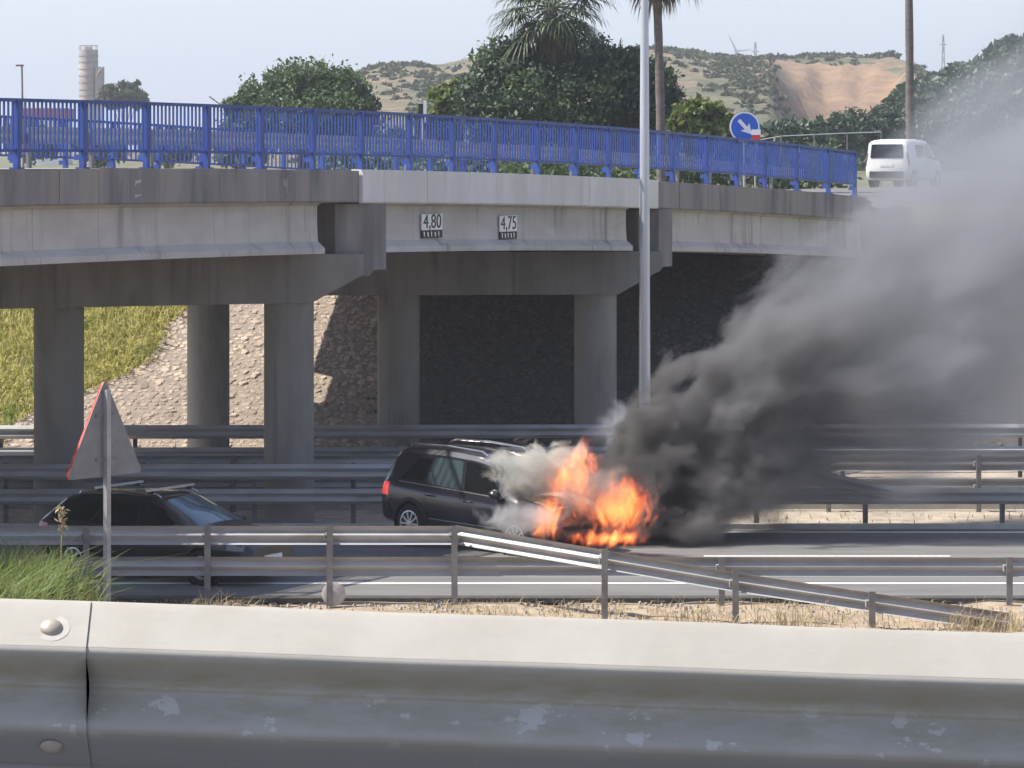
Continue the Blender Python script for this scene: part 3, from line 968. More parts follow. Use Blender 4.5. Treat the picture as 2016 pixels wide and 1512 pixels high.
MB().box((-1.98,-.55,1.60),(-1.70,.55,1.635)).build('roof_spoiler', M['paint_suv'], sroot, world=False)
add_wheels(sroot, [(-1.33,-.79),(1.30,-.79),(-1.33,.79),(1.30,.79)], .345, .22, .235, 10)

# --- dark estate car with roof bars
est = Car([(-2.25,.42,.70,.80,.66,.58),(-2.18,.34,.90,1.0,.78,.62),(-2.0,.30,.93,1.14,.85,.60),(-1.72,.27,.94,1.36,.875,.58),(-1.45,.26,.94,1.42,.88,.585),(-.6,.25,.92,1.465,.885,.60),(.1,.25,.905,1.45,.885,.60),(.38,.25,.895,1.40,.885,.60),
           (.85,.25,.88,1.18,.88,.65),(1.22,.25,.865,.98,.875,.71),(1.36,.25,.85,.93,.87,.73),(1.85,.27,.80,.865,.84,.72),(2.12,.30,.70,.76,.76,.66),(2.24,.36,.58,.64,.64,.56)])
eroot = empty('car', (-6.03, 60.15, 0), R(-30))
tag(eroot, 'black estate car with roof bars in the bridge shadow behind the triangular sign', 'car')
est.body('body', M['paint_estate'], eroot, [(-1.35,.31),(1.36,.31)], .35)
for sy in (-1, 1):
    est.window('window', (-.98,-.05,-.12,-.80), M['glass_dark'], eroot, sy)
    est.window('window', (.03,.98,.45,-.04), M['glass_dark'], eroot, sy)
    est.window('window', (-1.92,-1.06,-.90,-1.58), M['glass_dark'], eroot, sy, v0=.1, v1=.86)
    est.line('door_seam', [(-.01,.88),(-.01,.36)], M['black'], eroot, sy); est.line('door_seam', [(1.05,.84),(1.03,.36)], M['black'], eroot, sy)
    handle(est, eroot, -.72, .78, sy, M['plastic']); handle(est, eroot, .18, .77, sy, M['plastic'])
    mirror(est, eroot, .90, .89, sy, M['paint_estate'])
    well(eroot, -1.35, .31, .355, .86, sy); well(eroot, 1.36, .31, .355, .86, sy)
    mb = MB(); mb.tube([(-1.45,sy*.53,1.41),(-1.38,sy*.545,1.475),(-.5,sy*.555,1.505),(.2,sy*.55,1.475),(.3,sy*.545,1.42)], .017, 8)
    mb.build('roof_rail', M['chrome'], eroot, 40, world=False)
    mb = MB(); rows = []
    for z in (.62,.68,.74): rows.append([(x, sy*(est.flank(x, z)+.008), z) for x in (1.85,1.97,2.06,2.14)])
    mb.loft(rows, False); mb.build('headlight', M['headlamp'], eroot, 40, world=False)
    mb = MB(); rows = []
    for z in (.70,.80,.90): rows.append([(x, sy*(est.flank(x, z)+.008), z) for x in (-2.18,-2.10,-2.0,-1.93)])
    mb.loft(rows, False); mb.build('tail_light', M['taillight_off'], eroot, 40, world=False)
for x in (-1.0, .1):
    mb = MB(); mb.box((x-.03,-.68,1.525),(x+.03,.68,1.56))
    mb.build('roof_bar', M['lamp'], eroot, world=False)
    for sy in (-1,1): MB().box((x-.05,sy*.55-.03,1.47),(x+.05,sy*.55+.03,1.526)).build('roof_bar_foot', M['plastic'], eroot, world=False)
est.screen('windscreen', .36, 1.24, M['glass_teal'], eroot)
est.screen('rear_screen', -2.0, -1.72, M['glass_dark'], eroot)
MB().box((2.235,-.26,.40),(2.262,.26,.51)).build('number_plate', M['white_paint'], eroot, world=False)
MB().box((2.18,-.5,.29),(2.25,.5,.38)).build('grille', M['plastic'], eroot, world=False)
add_wheels(eroot, [(-1.35,-.77),(1.36,-.77),(-1.35,.77),(1.36,.77)], .31, .2, .2, 7)

# --- white van on the road above
van = Car([(-2.06,.46,.80,1.0,.72,.66),(-2.04,.34,1.05,1.25,.80,.72),(-2.0,.30,1.10,1.62,.84,.735),(-1.93,.28,1.10,1.74,.85,.74),(-1.5,.27,1.10,1.80,.855,.745),(-.3,.27,1.08,1.81,.855,.745),(.35,.27,1.06,1.76,.855,.735),
           (.75,.27,1.04,1.58,.85,.72),(1.15,.27,1.02,1.28,.845,.72),(1.40,.27,1.0,1.10,.84,.72),(1.75,.30,.93,1.0,.81,.70),(2.0,.34,.82,.88,.74,.64),(2.07,.42,.66,.72,.64,.56)])
VY = 128.0
vb = P(1788, 0, VY)
vroot = empty('van', (14.75, 129.5, 6.02), R(64))
tag(vroot, 'white panel van driving away on the road above, half hidden by smoke', 'van')
van.body('body', M['paint_van'], vroot, [(-1.38,.32),(1.30,.32)], .36)
for sy in (-1, 1):
    van.window('window', (-.95,-.12,-.12,-1.12), M['glass_dark'], vroot, sy, v0=.08, v1=.84)
    van.window('window', (.0,1.0,.62,.0), M['glass_dark'], vroot, sy)
    van.line('door_seam', [(-.06,1.05),(-.06,.4)], M['plastic'], vroot, sy)
    mirror(van, vroot, .92, 1.06, sy, M['plastic'])
    well(vroot, -1.38, .32, .365, .83, sy); well(vroot, 1.30, .32, .365, .83, sy)
    mb = MB(); rows = []
    for z in (.82,1.0,1.2,1.32): rows.append([(x, sy*((van.flank(x,z) if z < 1.1 else van.side(x,(z-1.1)/.55)[0])+.01), z) for x in (-2.02,-1.98,-1.92)])
    mb.loft(rows, False); mb.build('tail_light', M['taillight_off'], vroot, 40, world=False)
    handle(van, vroot, .12, .95, sy, M['plastic'])
mb = MB(); rows = []
for v in (0,.5,1): rows.append([(-2.068+.052*v, -.64+.04*v+(1.28-.08*v)*i/6, 1.12+.50*v) for i in range(7)])
mb.loft(rows, False); mb.build('rear_window', M['glass_dark'], vroot, 40, world=False)
MB().box((-2.10,-.66,.38),(-2.03,.66,.62)).build('rear_bumper', M['plastic'], vroot, world=False)
MB().box((-2.075,-.26,.80),(-2.045,.26,.91)).build('number_plate', M['white_paint'], vroot, world=False)
van.screen('windscreen', .72, 1.38, M['glass_dark'], vroot)
add_wheels(vroot, [(-1.38,-.74),(1.30,-.74),(-1.38,.74),(1.30,.74)], .32, .2, .2, 7)

# ------------------------------------------------------------------ posts and signs
LY = 79.3
def taper(name, x, y, z0, z1, r0, r1, m, parent, n=20):
    return MB().tube([(x,y,z0),(x,y,z0+(z1-z0)*.5),(x,y,z1)], [r0,(r0+r1)/2,r1], n).build(name, m, parent, 50)
lx = PX(1269, LY)
lroot = empty('lamp_post', (lx, LY, 0))
tag(lroot, 'tall pale grey lamp post standing in front of the bridge', 'lamp post')
taper('pole', lx, LY, -.02, 12.5, .145, .085, M['lamp'], lroot, 24)
mb = MB(); mb.cbox((lx,LY,.015),(.45,.45,.03)); mb.build('base_plate', M['galv_post'], lroot)
MB().tube([(lx,LY,12.3),(lx,LY-.5,12.7),(lx,LY-1.8,12.9)], .045, 8).build('arm', M['lamp'], lroot, 50)
MB().cbox((lx,LY-2.1,12.9),(.25,.7,.1)).build('lamp_head', M['lamp'], lroot)
MB().box((lx-.06,LY-.16,.6),(lx+.06,LY-.12,1.1)).build('access_door', M['galv_post'], lroot)

# triangular sign seen from behind
SY = 55.0; sx = PX(207, SY)
th = R(53)
troot = empty('warning_sign', (sx, SY, gz(sx, SY)), th)
tag(troot, 'large triangular road sign seen from its grey back on a steel post', 'road sign')
zt = HC-(752-YH)*SY/F - gz(sx,SY); zb2 = HC-(938-YH)*SY/F - gz(sx,SY)
hgt = zt-zb2; half = hgt/math.sqrt(3)*1.0
def rtri(half, z0, z1, r):
    pts = [(-half,z0),(half,z0),(0,z1)]
    out = []
    for i in range(3):
        a = Vector(pts[i-1]); b = Vector(pts[i]); c = Vector(pts[(i+1)%3])
        d1 = (a-b).normalized(); d2 = (c-b).normalized()
        for k in range(5):
            f = k/4
            p = b + d1*r*(1-f)**2 + d2*r*f**2
            out.append((p.x, p.y))
    return out
tri = rtri(half, zb2, zt+.06, .12)
n = len(tri)
Mt = Matrix(((1,0,0,0),(0,0,1,0),(0,1,0,0),(0,0,0,1)))
MB().prism(tri, .0, .006, Mt).build('back_plate', M['signback'], troot, world=False)
inner = [(x*.97, (z-(zb2+zt)/2)*.97+(zb2+zt)/2) for x, z in tri]
mb = MB(); mb.loft([[(x,.0065,z) for x,z in tri],[(x*1.004,.045,z) for x,z in tri]], True); mb.build('rim', M['red'], troot, world=False)
MB().prism(inner, .040, .046, Mt).build('front_face', M['white_paint'], troot, world=False)
mb = MB(); mb.box((-.045,-.085,-.3),(.045,-.002,zt-.12)); mb.build('post', M['galv'], troot, world=False)
for zz in (zb2+.25, zb2+.95): MB().box((-.22,-.0205,zz),(.22,-.0005,zz+.05)).build('bracket', M['galv_post'], troot, world=False)

# round blue keep-right sign
AY = 96.5; ax = PX(1466, AY)
rz0 = HC-(250-YH)*AY/F; rr = 30*AY/F
aroot = empty('direction_sign', (ax, AY, gz(ax,AY)), R(8))
tag(aroot, 'round blue sign with a white arrow pointing down to the right', 'road sign')
g0 = gz(ax,AY)
n = 40
disc = lambda r, dx=0, dz=0: [(dx+r*math.cos(k*2*math.pi/n), rz0-g0+dz+r*math.sin(k*2*math.pi/n)) for k in range(n)]
MB().prism(disc(rr), -.012, .01, Mt).build('white_rim', M['white_paint'], aroot, world=False)
MB().prism(disc(rr*.90), -.016, -.0121, Mt).build('blue_face', M['signblue'], aroot, world=False)
def arrow(L, w):
    return [(-L*.62,w*.5),(L*.12,w*.5),(L*.02,w*1.65),(L*.72,0),(L*.02,-w*1.65),(L*.12,-w*.5),(-L*.62,-w*.5)]
ca, sa = math.cos(R(-47)), math.sin(R(-47))
MB().prism([(x*ca-y*sa, x*sa+y*ca+rz0-g0+.01) for x, y in arrow(rr*.95, rr*.24)], -.020, -.0161, Mt).build('arrow', M['white_paint'], aroot, world=False)
MB().tube([(0,.045,-.1),(0,.045,rz0-g0+rr*.7)], .032, 12).build('post', M['galv'], aroot, 40, world=False)
# small reflector board beside it
mb = MB(); q = P(1487, 262, AY-.6)
o = MB().box((q.x-.11,q.y-.01,q.z-.05),(q.x+.15,q.y+.01,q.z+.10)).build('top_half', M['white_paint'])
broot = empty('marker_post', (q.x, q.y, gz(q.x,q.y)))
tag(broot, 'small white and red marker board at the lower right of the round sign', 'marker')
toworld(o, broot)
MB().box((q.x-.09,q.y-.01,q.z-.26),(q.x+.14,q.y+.01,q.z-.052)).build('lower_half', M['red'], broot)
MB().tube([(q.x,q.y+.03,gz(q.x,q.y)-.05),(q.x,q.y+.03,q.z)], .025, 8).build('post', M['galv'], broot)

# ------------------------------------------------------------------ vegetation and background
M['leaf'] = mat('leaf_mid_green', (.085,.125,.048), .55, (.12,.165,.065), 1.2, trans=.35, col3=(.055,.085,.036), scale3=.9)
M['leaf_dark'] = mat('leaf_dark_green', (.050,.080,.042), .5, (.075,.11,.055), 1.5, trans=.28, col3=(.022,.036,.020), scale3=.8)
M['leaf_olive'] = mat('leaf_olive', (.075,.085,.040), .6, (.10,.105,.055), 1.5, trans=.28)
M['leaf_bright'] = mat('leaf_bright_green', (.13,.17,.04), .55, (.18,.22,.06), 2, trans=.4)
M['palm_leaf'] = mat('palm_leaf', (.055,.08,.035), .45, (.10,.12,.05), 2.5, trans=.25)
M['palm_dead'] = mat('dead_palm_leaf', (.21,.165,.11), .85, (.14,.11,.075), 4, trans=.15)
M['bark'] = mat('bark', (.13,.095,.07), .9, (.085,.065,.05), 4, stretch=(1,1,.25), bump=.5)
M['palm_bark'] = mat('palm_bark', (.165,.135,.12), .9, (.11,.092,.083), 3, stretch=(1,1,3), bump=.6)
M['scrub'] = mat('scrub', (.085,.095,.05), .9, (.115,.12,.068), .05, trans=.2)
M['grass'] = mat('fresh_grass', (.15,.21,.045), .6, (.20,.25,.06), 2, trans=.35, col3=(.24,.22,.10), scale3=1.5)
M['dry_grass'] = mat('dry_grass', (.42,.33,.18), .8, (.52,.43,.27), 3, trans=.25)
M['weed'] = mat('yellow_weeds', (.46,.43,.13), .8, (.58,.53,.22), 2.2, trans=.4, col3=(.26,.33,.09), scale3=.7)

def leaves(centres, size, aspect=1.8, up=.3, jit=.35):
    """array of leaf quads, one per centre"""
    n = len(centres)
    d = rng.normal(size=(n,3)); d /= np.linalg.norm(d,axis=1)[:,None]
    d[:,2] -= .25
    d /= np.linalg.norm(d,axis=1)[:,None]
    q = rng.normal(size=(n,3)); q[:,2] += up
    s_ = np.cross(d, q); s_ /= np.linalg.norm(s_,axis=1)[:,None]+1e-6
    sz = size*(1+jit*rng.normal(size=n)).clip(.4,1.9)
    a = d*(sz*.5*aspect)[:,None]; b = s_*(sz*.5)[:,None]
    V = np.empty((n,4,3))
    V[:,0] = centres-a; V[:,1] = centres+b*.9-a*.1; V[:,2] = centres+a; V[:,3] = centres-b*.9-a*.1
    return V.reshape(-1,3)

def crown_points(blobs, n, shell=.55):
    """points in clumps spread over ellipsoids (cx,cy,cz,rx,ry,rz), denser towards the outside"""
    vol = np.array([b[3]*b[4]*b[5] for b in blobs])**.7
    pr = vol/vol.sum()
    ncl = max(20, n//34)
    ix = rng.choice(len(blobs), ncl, p=pr)
    bl = np.array(blobs)[ix]
    d = rng.normal(size=(ncl,3)); d /= np.linalg.norm(d,axis=1)[:,None]
    r = shell+(1-shell)*rng.random(ncl)**.5
    r *= 1+.10*rng.normal(size=ncl)
    c = bl[:,:3]+d*bl[:,3:]*r[:,None]
    k = rng.integers(0, ncl, n)
    cs = (.10+.10*rng.random(ncl))*bl[:,3:].mean(axis=1)
    return c[k]+rng.normal(size=(n,3))*cs[k][:,None]*np.array([1,1,.8])

def tree(name, label, cat, base, blobs, n, leaf, m, trunk_r, group=None, shell=.55, m2=None, frac2=.3):
    """blobs relative to base"""
    root = empty(name, base)
    tag(root, label, cat, group)
    pts = crown_points(blobs, n, shell)
    if m2 is None:
        obj('crown', fastmesh('crown', leaves(pts, leaf), 4, m), root)
    else:
        k = int(n*(1-frac2))
        # the second tone grows in whole clumps
        sel = np.sin(pts[:,0]*2.1+1.3)*np.sin(pts[:,2]*2.7+.4)+.6*np.sin(pts[:,1]*1.9) > .45
        me = fastmesh('crown', leaves(pts, leaf), 4, m); me.materials.append(m2)
        me.polygons.foreach_set('material_index', sel.astype(np.int32))
        obj('crown', me, root)
    # trunk and limbs
    mb = MB()
    top = max(b[2] for b in blobs)
    mb.tube([(0,0,-.3),(.05,0,top*.25),(-.05,.03,top*.5),(0,0,top*.8)], [trunk_r*1.25,trunk_r,trunk_r*.8,trunk_r*.4], 9)
    for b in blobs[:9]:
        mid = Vector((b[0]*.5,b[1]*.5,b[2]*.62))
        mb.tube([(0,0,top*.35),mid,(b[0]*.9,b[1]*.9,b[2])], [trunk_r*.55,trunk_r*.35,trunk_r*.12], 6)
    mb.build('trunk', M['bark'], root, 60, world=False)
    return root
def pxblobs(base, lst):
    """crown lobes given by photo pixels (px, py, rx_px, rz_px, depth offset) at the tree's distance"""
    Y = base[1]; out = []
    for px, py, rx, rz, dy in lst:
        c = P(px, py, Y+dy)
        out.append((c.x-base[0], dy, c.z-base[2], rx*(Y+dy)/F, rx*(Y+dy)/F*.85, rz*(Y+dy)/F))
    return out

by = 122.0
bb = (PX(1110,by), by, 5.85)
tree('broadleaf_tree', 'big dark green round tree behind the palm and the blue railing', 'tree', bb,
     pxblobs(bb, [(1000,135,70,55,0),(960,190,55,60,-.5),(1080,120,75,50,.4),(1170,135,75,52,.2),(1240,165,70,60,0),(1045,200,85,70,-1),(1150,205,85,75,-1.2),(1250,225,65,60,-.6),(1100,265,110,60,-.8),(1290,185,48,55,-.4),(1295,245,45,55,-.6),(1200,150,60,50,-1.0),(985,255,60,50,-.6),(1230,270,70,50,0)]),
     56000, .10, M['leaf_dark'], .26, 'trees behind the bridge', m2=M['leaf'])
by = 150.0
bb = (PX(595,by), by, 5.85)
tree('broadleaf_tree', 'light green domed tree on the left behind the blue railing', 'tree', bb,
     pxblobs(bb, [(600,165,75,42,0),(540,190,70,40,.5),(660,185,65,45,.3),(490,215,45,35,0),(600,225,100,50,-1),(700,215,45,45,.4),(650,250,90,50,0),(530,245,80,45,0)]),
     42000, .105, M['leaf'], .25, 'trees behind the bridge')
by = 128.0
bb = (PX(868,by), by, 5.85)
tree('small_tree', 'yellow green sapling left of the big dark tree', 'tree', bb,
     pxblobs(bb, [(868,215,30,38,0),(885,190,22,28,.2),(850,240,30,30,0),(880,255,28,30,0)]), 3500, .15, M['leaf_bright'], .07, 'trees behind the bridge')
by = 118.0
bb = (PX(1385,by), by, 5.85)
tree('tall_shrub', 'bright reedy green shrub just left of the round blue sign', 'shrub', bb,
     pxblobs(bb, [(1375,230,45,32,0),(1410,240,40,28,.2),(1350,252,40,30,0),(1390,270,60,30,0)]), 6000, .16, M['leaf_bright'], .06, 'trees behind the bridge', m2=M['leaf_olive'])
by = 135.0
bb = (PX(1318,by), by, 5.85)
tree('tall_shrub', 'olive coloured shrub at the foot of the slim palm', 'shrub', bb,
     pxblobs(bb, [(1320,230,30,45,0),(1335,260,30,30,0)]), 2500, .17, M['leaf_olive'], .06, 'trees behind the bridge')
by = 420.0
bb = (PX(245,by), by, 6.0)
tree('small_tree', 'small grey green tree at the foot of the silo tower', 'tree', bb,
     pxblobs(bb, [(235,188,35,22,0),(262,172,16,14,0),(220,195,25,18,0),(270,198,25,15,0)]), 3500, .38, M['leaf_olive'], .12, 'trees behind the bridge')
# row of shrubs behind the deck and below the quarry
k = 0
places = [('left end of the bridge',60,245,260),('silo tower',190,255,250),('gap right of the silo',330,258,230),('domed tree on its left',470,262,200),('yellow green sapling',780,262,170),
          ('round blue sign, close on its right',1530,250,185),('round blue sign, farther right',1575,243,200),('pipe fence, at its first posts',1625,236,215),('pipe fence, near its middle',1680,228,225),('tall pole',1735,222,235),('tall pole on its right',1800,228,240),('white van',1870,235,230),('right edge of the picture',1950,238,220)]
for wh, px, py, Y in places:
    k += 1
    bb = (PX(px,Y), Y, 5.9)
    sc_ = 1.0 if px > 1400 else .8
    tree('shrub', 'dark green rounded shrub behind the railing by the %s' % wh, 'shrub', bb,
         pxblobs(bb, [(px,py+15,42*sc_,26*sc_,0),(px-28,py+25,32*sc_,22*sc_,.4),(px+30,py+22,34*sc_,24*sc_,-.4),(px+5,py+40,60*sc_,30,0)]), 3600, .19, M['leaf_dark'] if px > 1400 else M['leaf'], .07, 'shrubs behind the bridge')

# clipped hedge beyond the far railing
hp_ = []
for k in range(9000):
    t_ = random.uniform(35.5, 74); wv_ = WD+2.2+random.gauss(0,.35)
    c_ = B(t_, wv_, 0); hh2 = (1.25+.35*math.sin(t_*.9)+.2*math.sin(t_*2.3))*random.random()**.6
    hp_.append((c_.x, c_.y, 5.9+hh2))
hroot = empty('hedge', B(54, WD+2.2, 5.9)); tag(hroot, 'low green hedge along the far side of the road beyond the bridge', 'hedge')
o = obj('foliage', fastmesh('foliage', leaves(np.array(hp_), .14), 4, M['leaf'])); toworld(o, hroot)
for k in range(14):
    c_ = B(36+k*2.8, WD+2.2, 0); MB().tube([(c_.x,c_.y,5.7),(c_.x+.05,c_.y,6.3)], [.05,.03], 6).build('stem', M['bark'], hroot)

# palms
def palm(base, top, lean, label, nfr, R0, trunk_r, skirt, droop=1.0):
    root = empty('palm_tree', base)
    tag(root, label, 'palm tree', 'palm trees')
    H = top-base[2]
    mb = MB(); pts = []; rad = []
    for i in range(15):
        f = i/14
        pts.append((lean*f*f, 0, -.2+(H+.2)*f)); rad.append(trunk_r*(1.25-.35*f)*(1+.05*math.sin(i*2.2)))
    mb.tube(pts, rad, 12)
    mb.build('trunk', M['palm_bark'], root, 60, world=False)
    c = Vector((lean, 0, H))
    def frond(az, el, L, green, name='frond'):
        m_ = MB()
        dirh = Vector((math.cos(az), math.sin(az), 0))
        stem = []
        for i in range(7):
            f = i/6
            stem.append(c + dirh*(L*.55*f*math.cos(el)) + Vector((0,0,L*.55*f*math.sin(el)-.12*droop*L*f*f)))
        m_.tube(stem, [.03,.026,.024,.02,.018,.014,.01], 4)
        hub = stem[-1]; fd = (stem[-1]-stem[-2]).normalized()
        sd = fd.cross(Vector((0,0,1))).normalized(); upv = sd.cross(fd)
        nb = 30
        for k in range(nb):
            a = (k/(nb-1)-.5)*math.pi*1.25
            d = (fd*math.cos(a)+sd*math.sin(a)+upv*.10*math.sin(k*1.7))
            l = L*.55*(.75+.25*math.cos(a))*random.uniform(.85,1.1)
            wd = .055*L*.55
            p0 = hub; p1 = hub+d*l*.5-Vector((0,0,.03*l)); p2 = hub+d*l*.85-Vector((0,0,l*.22*droop)); p3 = hub+d*l*.98-Vector((0,0,l*.50*droop))
            pr = d.cross(upv).normalized()
            v = [p0-pr*wd*.2,p0+pr*wd*.2,p1+pr*wd*.5,p1-pr*wd*.5,p2+pr*wd*.35,p2-pr*wd*.35,p3]
            m_.add(v, [(0,1,2,3),(3,2,4,5),(5,4,6)])
        m_.build(name, M['palm_leaf'] if green else M['palm_dead'], root, world=False, fix=False)
    for k in range(nfr):
        az = k*2.399+random.uniform(-.2,.2); f = k/nfr
        frond(az, R(62-100*f)+random.uniform(-.1,.1), R0*random.uniform(.85,1.1), True)
    for k in range(skirt):
        frond(k*2.399+.7, R(-58-22*random.random()), R0*random.uniform(.7,.95), False, 'dead_frond')
by = 121.6
palm((PX(1092,by),by,5.85), P(0,14,by).z, -.1, 'palm tree with a broad drooping crown in front of the big tree', 34, 2.15, .25, 12, .75)
by = 106.0
palm((PX(1302,by),by,5.85), P(0,-120,by).z, -.22, 'slim palm tree right behind the lamp post, crown cut by the picture edge', 28, 1.9, .125, 16)
by = 141.0
palm((PX(1792,by),by,5.85), P(0,-330,by).z, -.18, 'tall bare palm trunk rising out of the smoke on the right', 24, 2.0, .15, 8)

# hills
def ridge(pts):
    xs = [p[0] for p in pts]; ys = [p[1] for p in pts]
    return lambda px: float(np.interp(px, xs, ys))
rp = ridge([(300,300),(480,262),(600,215),(680,165),(735,142),(800,136),(870,138),(920,128),(1000,118),(1150,108),(1300,106),(1400,118),(1480,122),(1560,118),(1620,114),(1700,114),(1760,110),(1785,122),(1830,150),(1900,146),(2100,150),(2500,170),(3200,200)])
def hn(x, y):
    return math.sin(x*.11+1)*math.sin(y*.07)*.5+math.sin(x*.31+y*.17)*.3+math.sin(x*.05-y*.03)*.6
mb = MB(); NXh, NYh = 170, 46
pxs = [250+i*(2700-250)/(NXh-1) for i in range(NXh)]
for j in range(NYh):
    f = j/(NYh-1)
    Y = 300+f*420
    for px in pxs:
        X = PX(px, Y)
        top = HC-(rp(px)-YH)*620/F
        if f < .76: h = 6.0+(top-6.0)*(math.sin(f/.76*math.pi/2)**1.25)
        else: h = top-(f-.76)*22
        q = 1520 < px < 1795
        # quarry: steep cut face with terraces
        if q and f < .72:
            edge = min(1.0, min((px-1520)/110.0, (1795-px)/40.0))**.7
            cut = 6.0+(top-8.5)*(0 if f < .42 else min(1.0,((f-.42)/.20)))
            cut += .4*math.sin(px*.09)*math.sin(f*30)+random.uniform(-.4,.4)
            h = h*(1-edge)+cut*edge
        h += hn(X, Y)*min(1, f*3)*.5+random.uniform(-.16,.16)*min(1,f*3)
        mb.v.append((X, Y, h))
for j in range(NYh-1):
    for i in range(NXh-1):
        a = j*NXh+i
        mb.f.append((a,a+1,a+NXh+1,a+NXh))
mh = bpy.data.materials.new('hill_ground'); mh.use_nodes = True
b = NB(mh.node_tree); bs = mh.node_tree.nodes['Principled BSDF']; bs.inputs['Roughness'].default_value = .95
p_ = b.pos()
c = b.mix(b.ss(b.noise(b.map(p_,(.6,1,2)),.16,6,.65),.38,.62), (.15,.135,.08), (.07,.085,.042))
c = b.mix(b.ss(b.noise(b.map(p_,(.5,1,1.6),(3,5,1)),.22,6,.65),.50,.60), c, (.23,.15,.095))
sp = b.sep(p_)
u = b.m('DIVIDE', sp[0], 530.0)          # the quarry is a patch of bare earth between two fixed x positions
x0, x1 = (1480-1008)/F, (1790-1008)/F
wob = b.m('MULTIPLY', b.m('SUBTRACT', b.noise(b.map(p_,(1,1,1)),.12,6,.65), .5), .04)
uu = b.m('ADD', u, wob)
qm = b.m('MULTIPLY', b.ss(uu, x0-.012, x0+.014), b.ss(uu, x1+.003, x1-.003))
qm = b.m('MULTIPLY', qm, b.m('MULTIPLY', b.ss(sp[1], 415, 470), b.ss(sp[1], 606, 596)))
ochre = b.mix(b.ss(b.noise(b.map(p_,(1,1,3)),.2,6,.6),.4,.6), (.285,.185,.105), (.215,.14,.09))
c = b.mix(qm, c, ochre)
b.put(bs.inputs['Base Color'], c)
bn = b.n('ShaderNodeBump'); bn.inputs['Strength'].default_value = .8; bn.inputs['Distance'].default_value = .6
b.put(bn.inputs['Height'], b.noise(p_, .5, 6, .65)); b.put(bs.inputs['Normal'], bn.outputs[0])
o = mb.build('hill', mh, None, 60, fix=False)
tag(o, 'dry scrub covered hill with an ochre quarry cut', kind='structure')
hillv = mb.v
# scrub on the hill
cent = []
def hill_h(px, f):
    i = (px-250)/(2700-250)*(NXh-1); j = f*(NYh-1)
    i0 = int(min(max(i,0),NXh-2)); j0 = int(min(max(j,0),NYh-2)); a = i-i0; d = j-j0
    g = lambda jj, ii: np.array(hillv[jj*NXh+ii])
    return (g(j0,i0)*(1-a)+g(j0,i0+1)*a)*(1-d)+(g(j0+1,i0)*(1-a)+g(j0+1,i0+1)*a)*d
V = []
for k in range(6800):
    px = random.uniform(560, 2100); f = random.random()**.8*.78
    if 1530 < px < 1790 and .36 < f < .70: continue
    if random.random() > .5+.5*math.sin(px*.02+f*9): continue
    c0 = hill_h(px, f); r = random.uniform(.2,.8)*(1.0 if f > .6 else .8)
    n_ = 26
    d = rng.normal(size=(n_,3)); d /= np.linalg.norm(d,axis=1)[:,None]; d[:,2] = abs(d[:,2])*.75
    V.append(leaves(c0+d*r*np.array([1.5,1.2,1.0])*rng.random((n_,1))**.4, .55*r+.12))
for px in list(range(1450,1540,16))+list(range(1570,1760,11))+[742,790,800,815,1500,1515,1620,1640]:
    c0 = hill_h(px, .755); r = random.uniform(.7,1.3)
    d = rng.normal(size=(90,3)); d /= np.linalg.norm(d,axis=1)[:,None]; d[:,2] = abs(d[:,2])
    V.append(leaves(c0+d*r*np.array([1.3,1,.9])*rng.random((90,1))**.4, .5))
tag(obj('scrub', fastmesh('scrub', np.concatenate(V), 4, M['scrub'])), 'low dark green scrub bushes dotted over the dry hill', 'scrub', kind='stuff')
# nearer dark hill on the right
rp2 = ridge([(1700,290),(1790,190),(1850,160),(1920,140),(1970,112),(2016,84),(2150,40),(2400,20),(2900,60),(3300,200)])
mb = MB(); A_, B_ = 70, 16
for j in range(B_):
    f = j/(B_-1); Y = 240+f*110
    for i in range(A_):
        px = 1690+i*(3300-1690)/(A_-1)
        top = HC-(rp2(px)-YH)*310/F
        h = 5.9+(top-5.9)*math.sin(min(1,f/.65)*math.pi/2) - max(0,f-.65)*10
        X = PX(px, Y)
        mb.v.append((X, Y, h+hn(X*3,Y*3)*.18))
for j in range(B_-1):
    for i in range(A_-1):
        a = j*A_+i; mb.f.append((a,a+1,a+A_+1,a+A_))
tag(mb.build('wooded_hill', mat('wooded_hill_ground', (.04,.052,.026), .95, (.07,.075,.038), .3, bump=.6, bscale=2), None, 60, fix=False), 'dark wooded hillside rising at the right edge', kind='structure')
V = []
for k in range(1700):
    i = random.randrange(A_//2); j = random.randrange(B_-4)
    c0 = np.array(mb.v[j*A_+i])+np.array([random.uniform(-1,1),random.uniform(-3,3),0]); r = random.uniform(.5,1.1)
    d = rng.normal(size=(50,3)); d /= np.linalg.norm(d,axis=1)[:,None]; d[:,2] = abs(d[:,2])
    V.append(leaves(c0+d*r*rng.random((50,1))**.4, .45))
tag(obj('woodland', fastmesh('woodland', np.concatenate(V), 4, M['leaf_dark'])), 'dense dark woodland covering the right-hand hillside', 'woodland', kind='stuff')

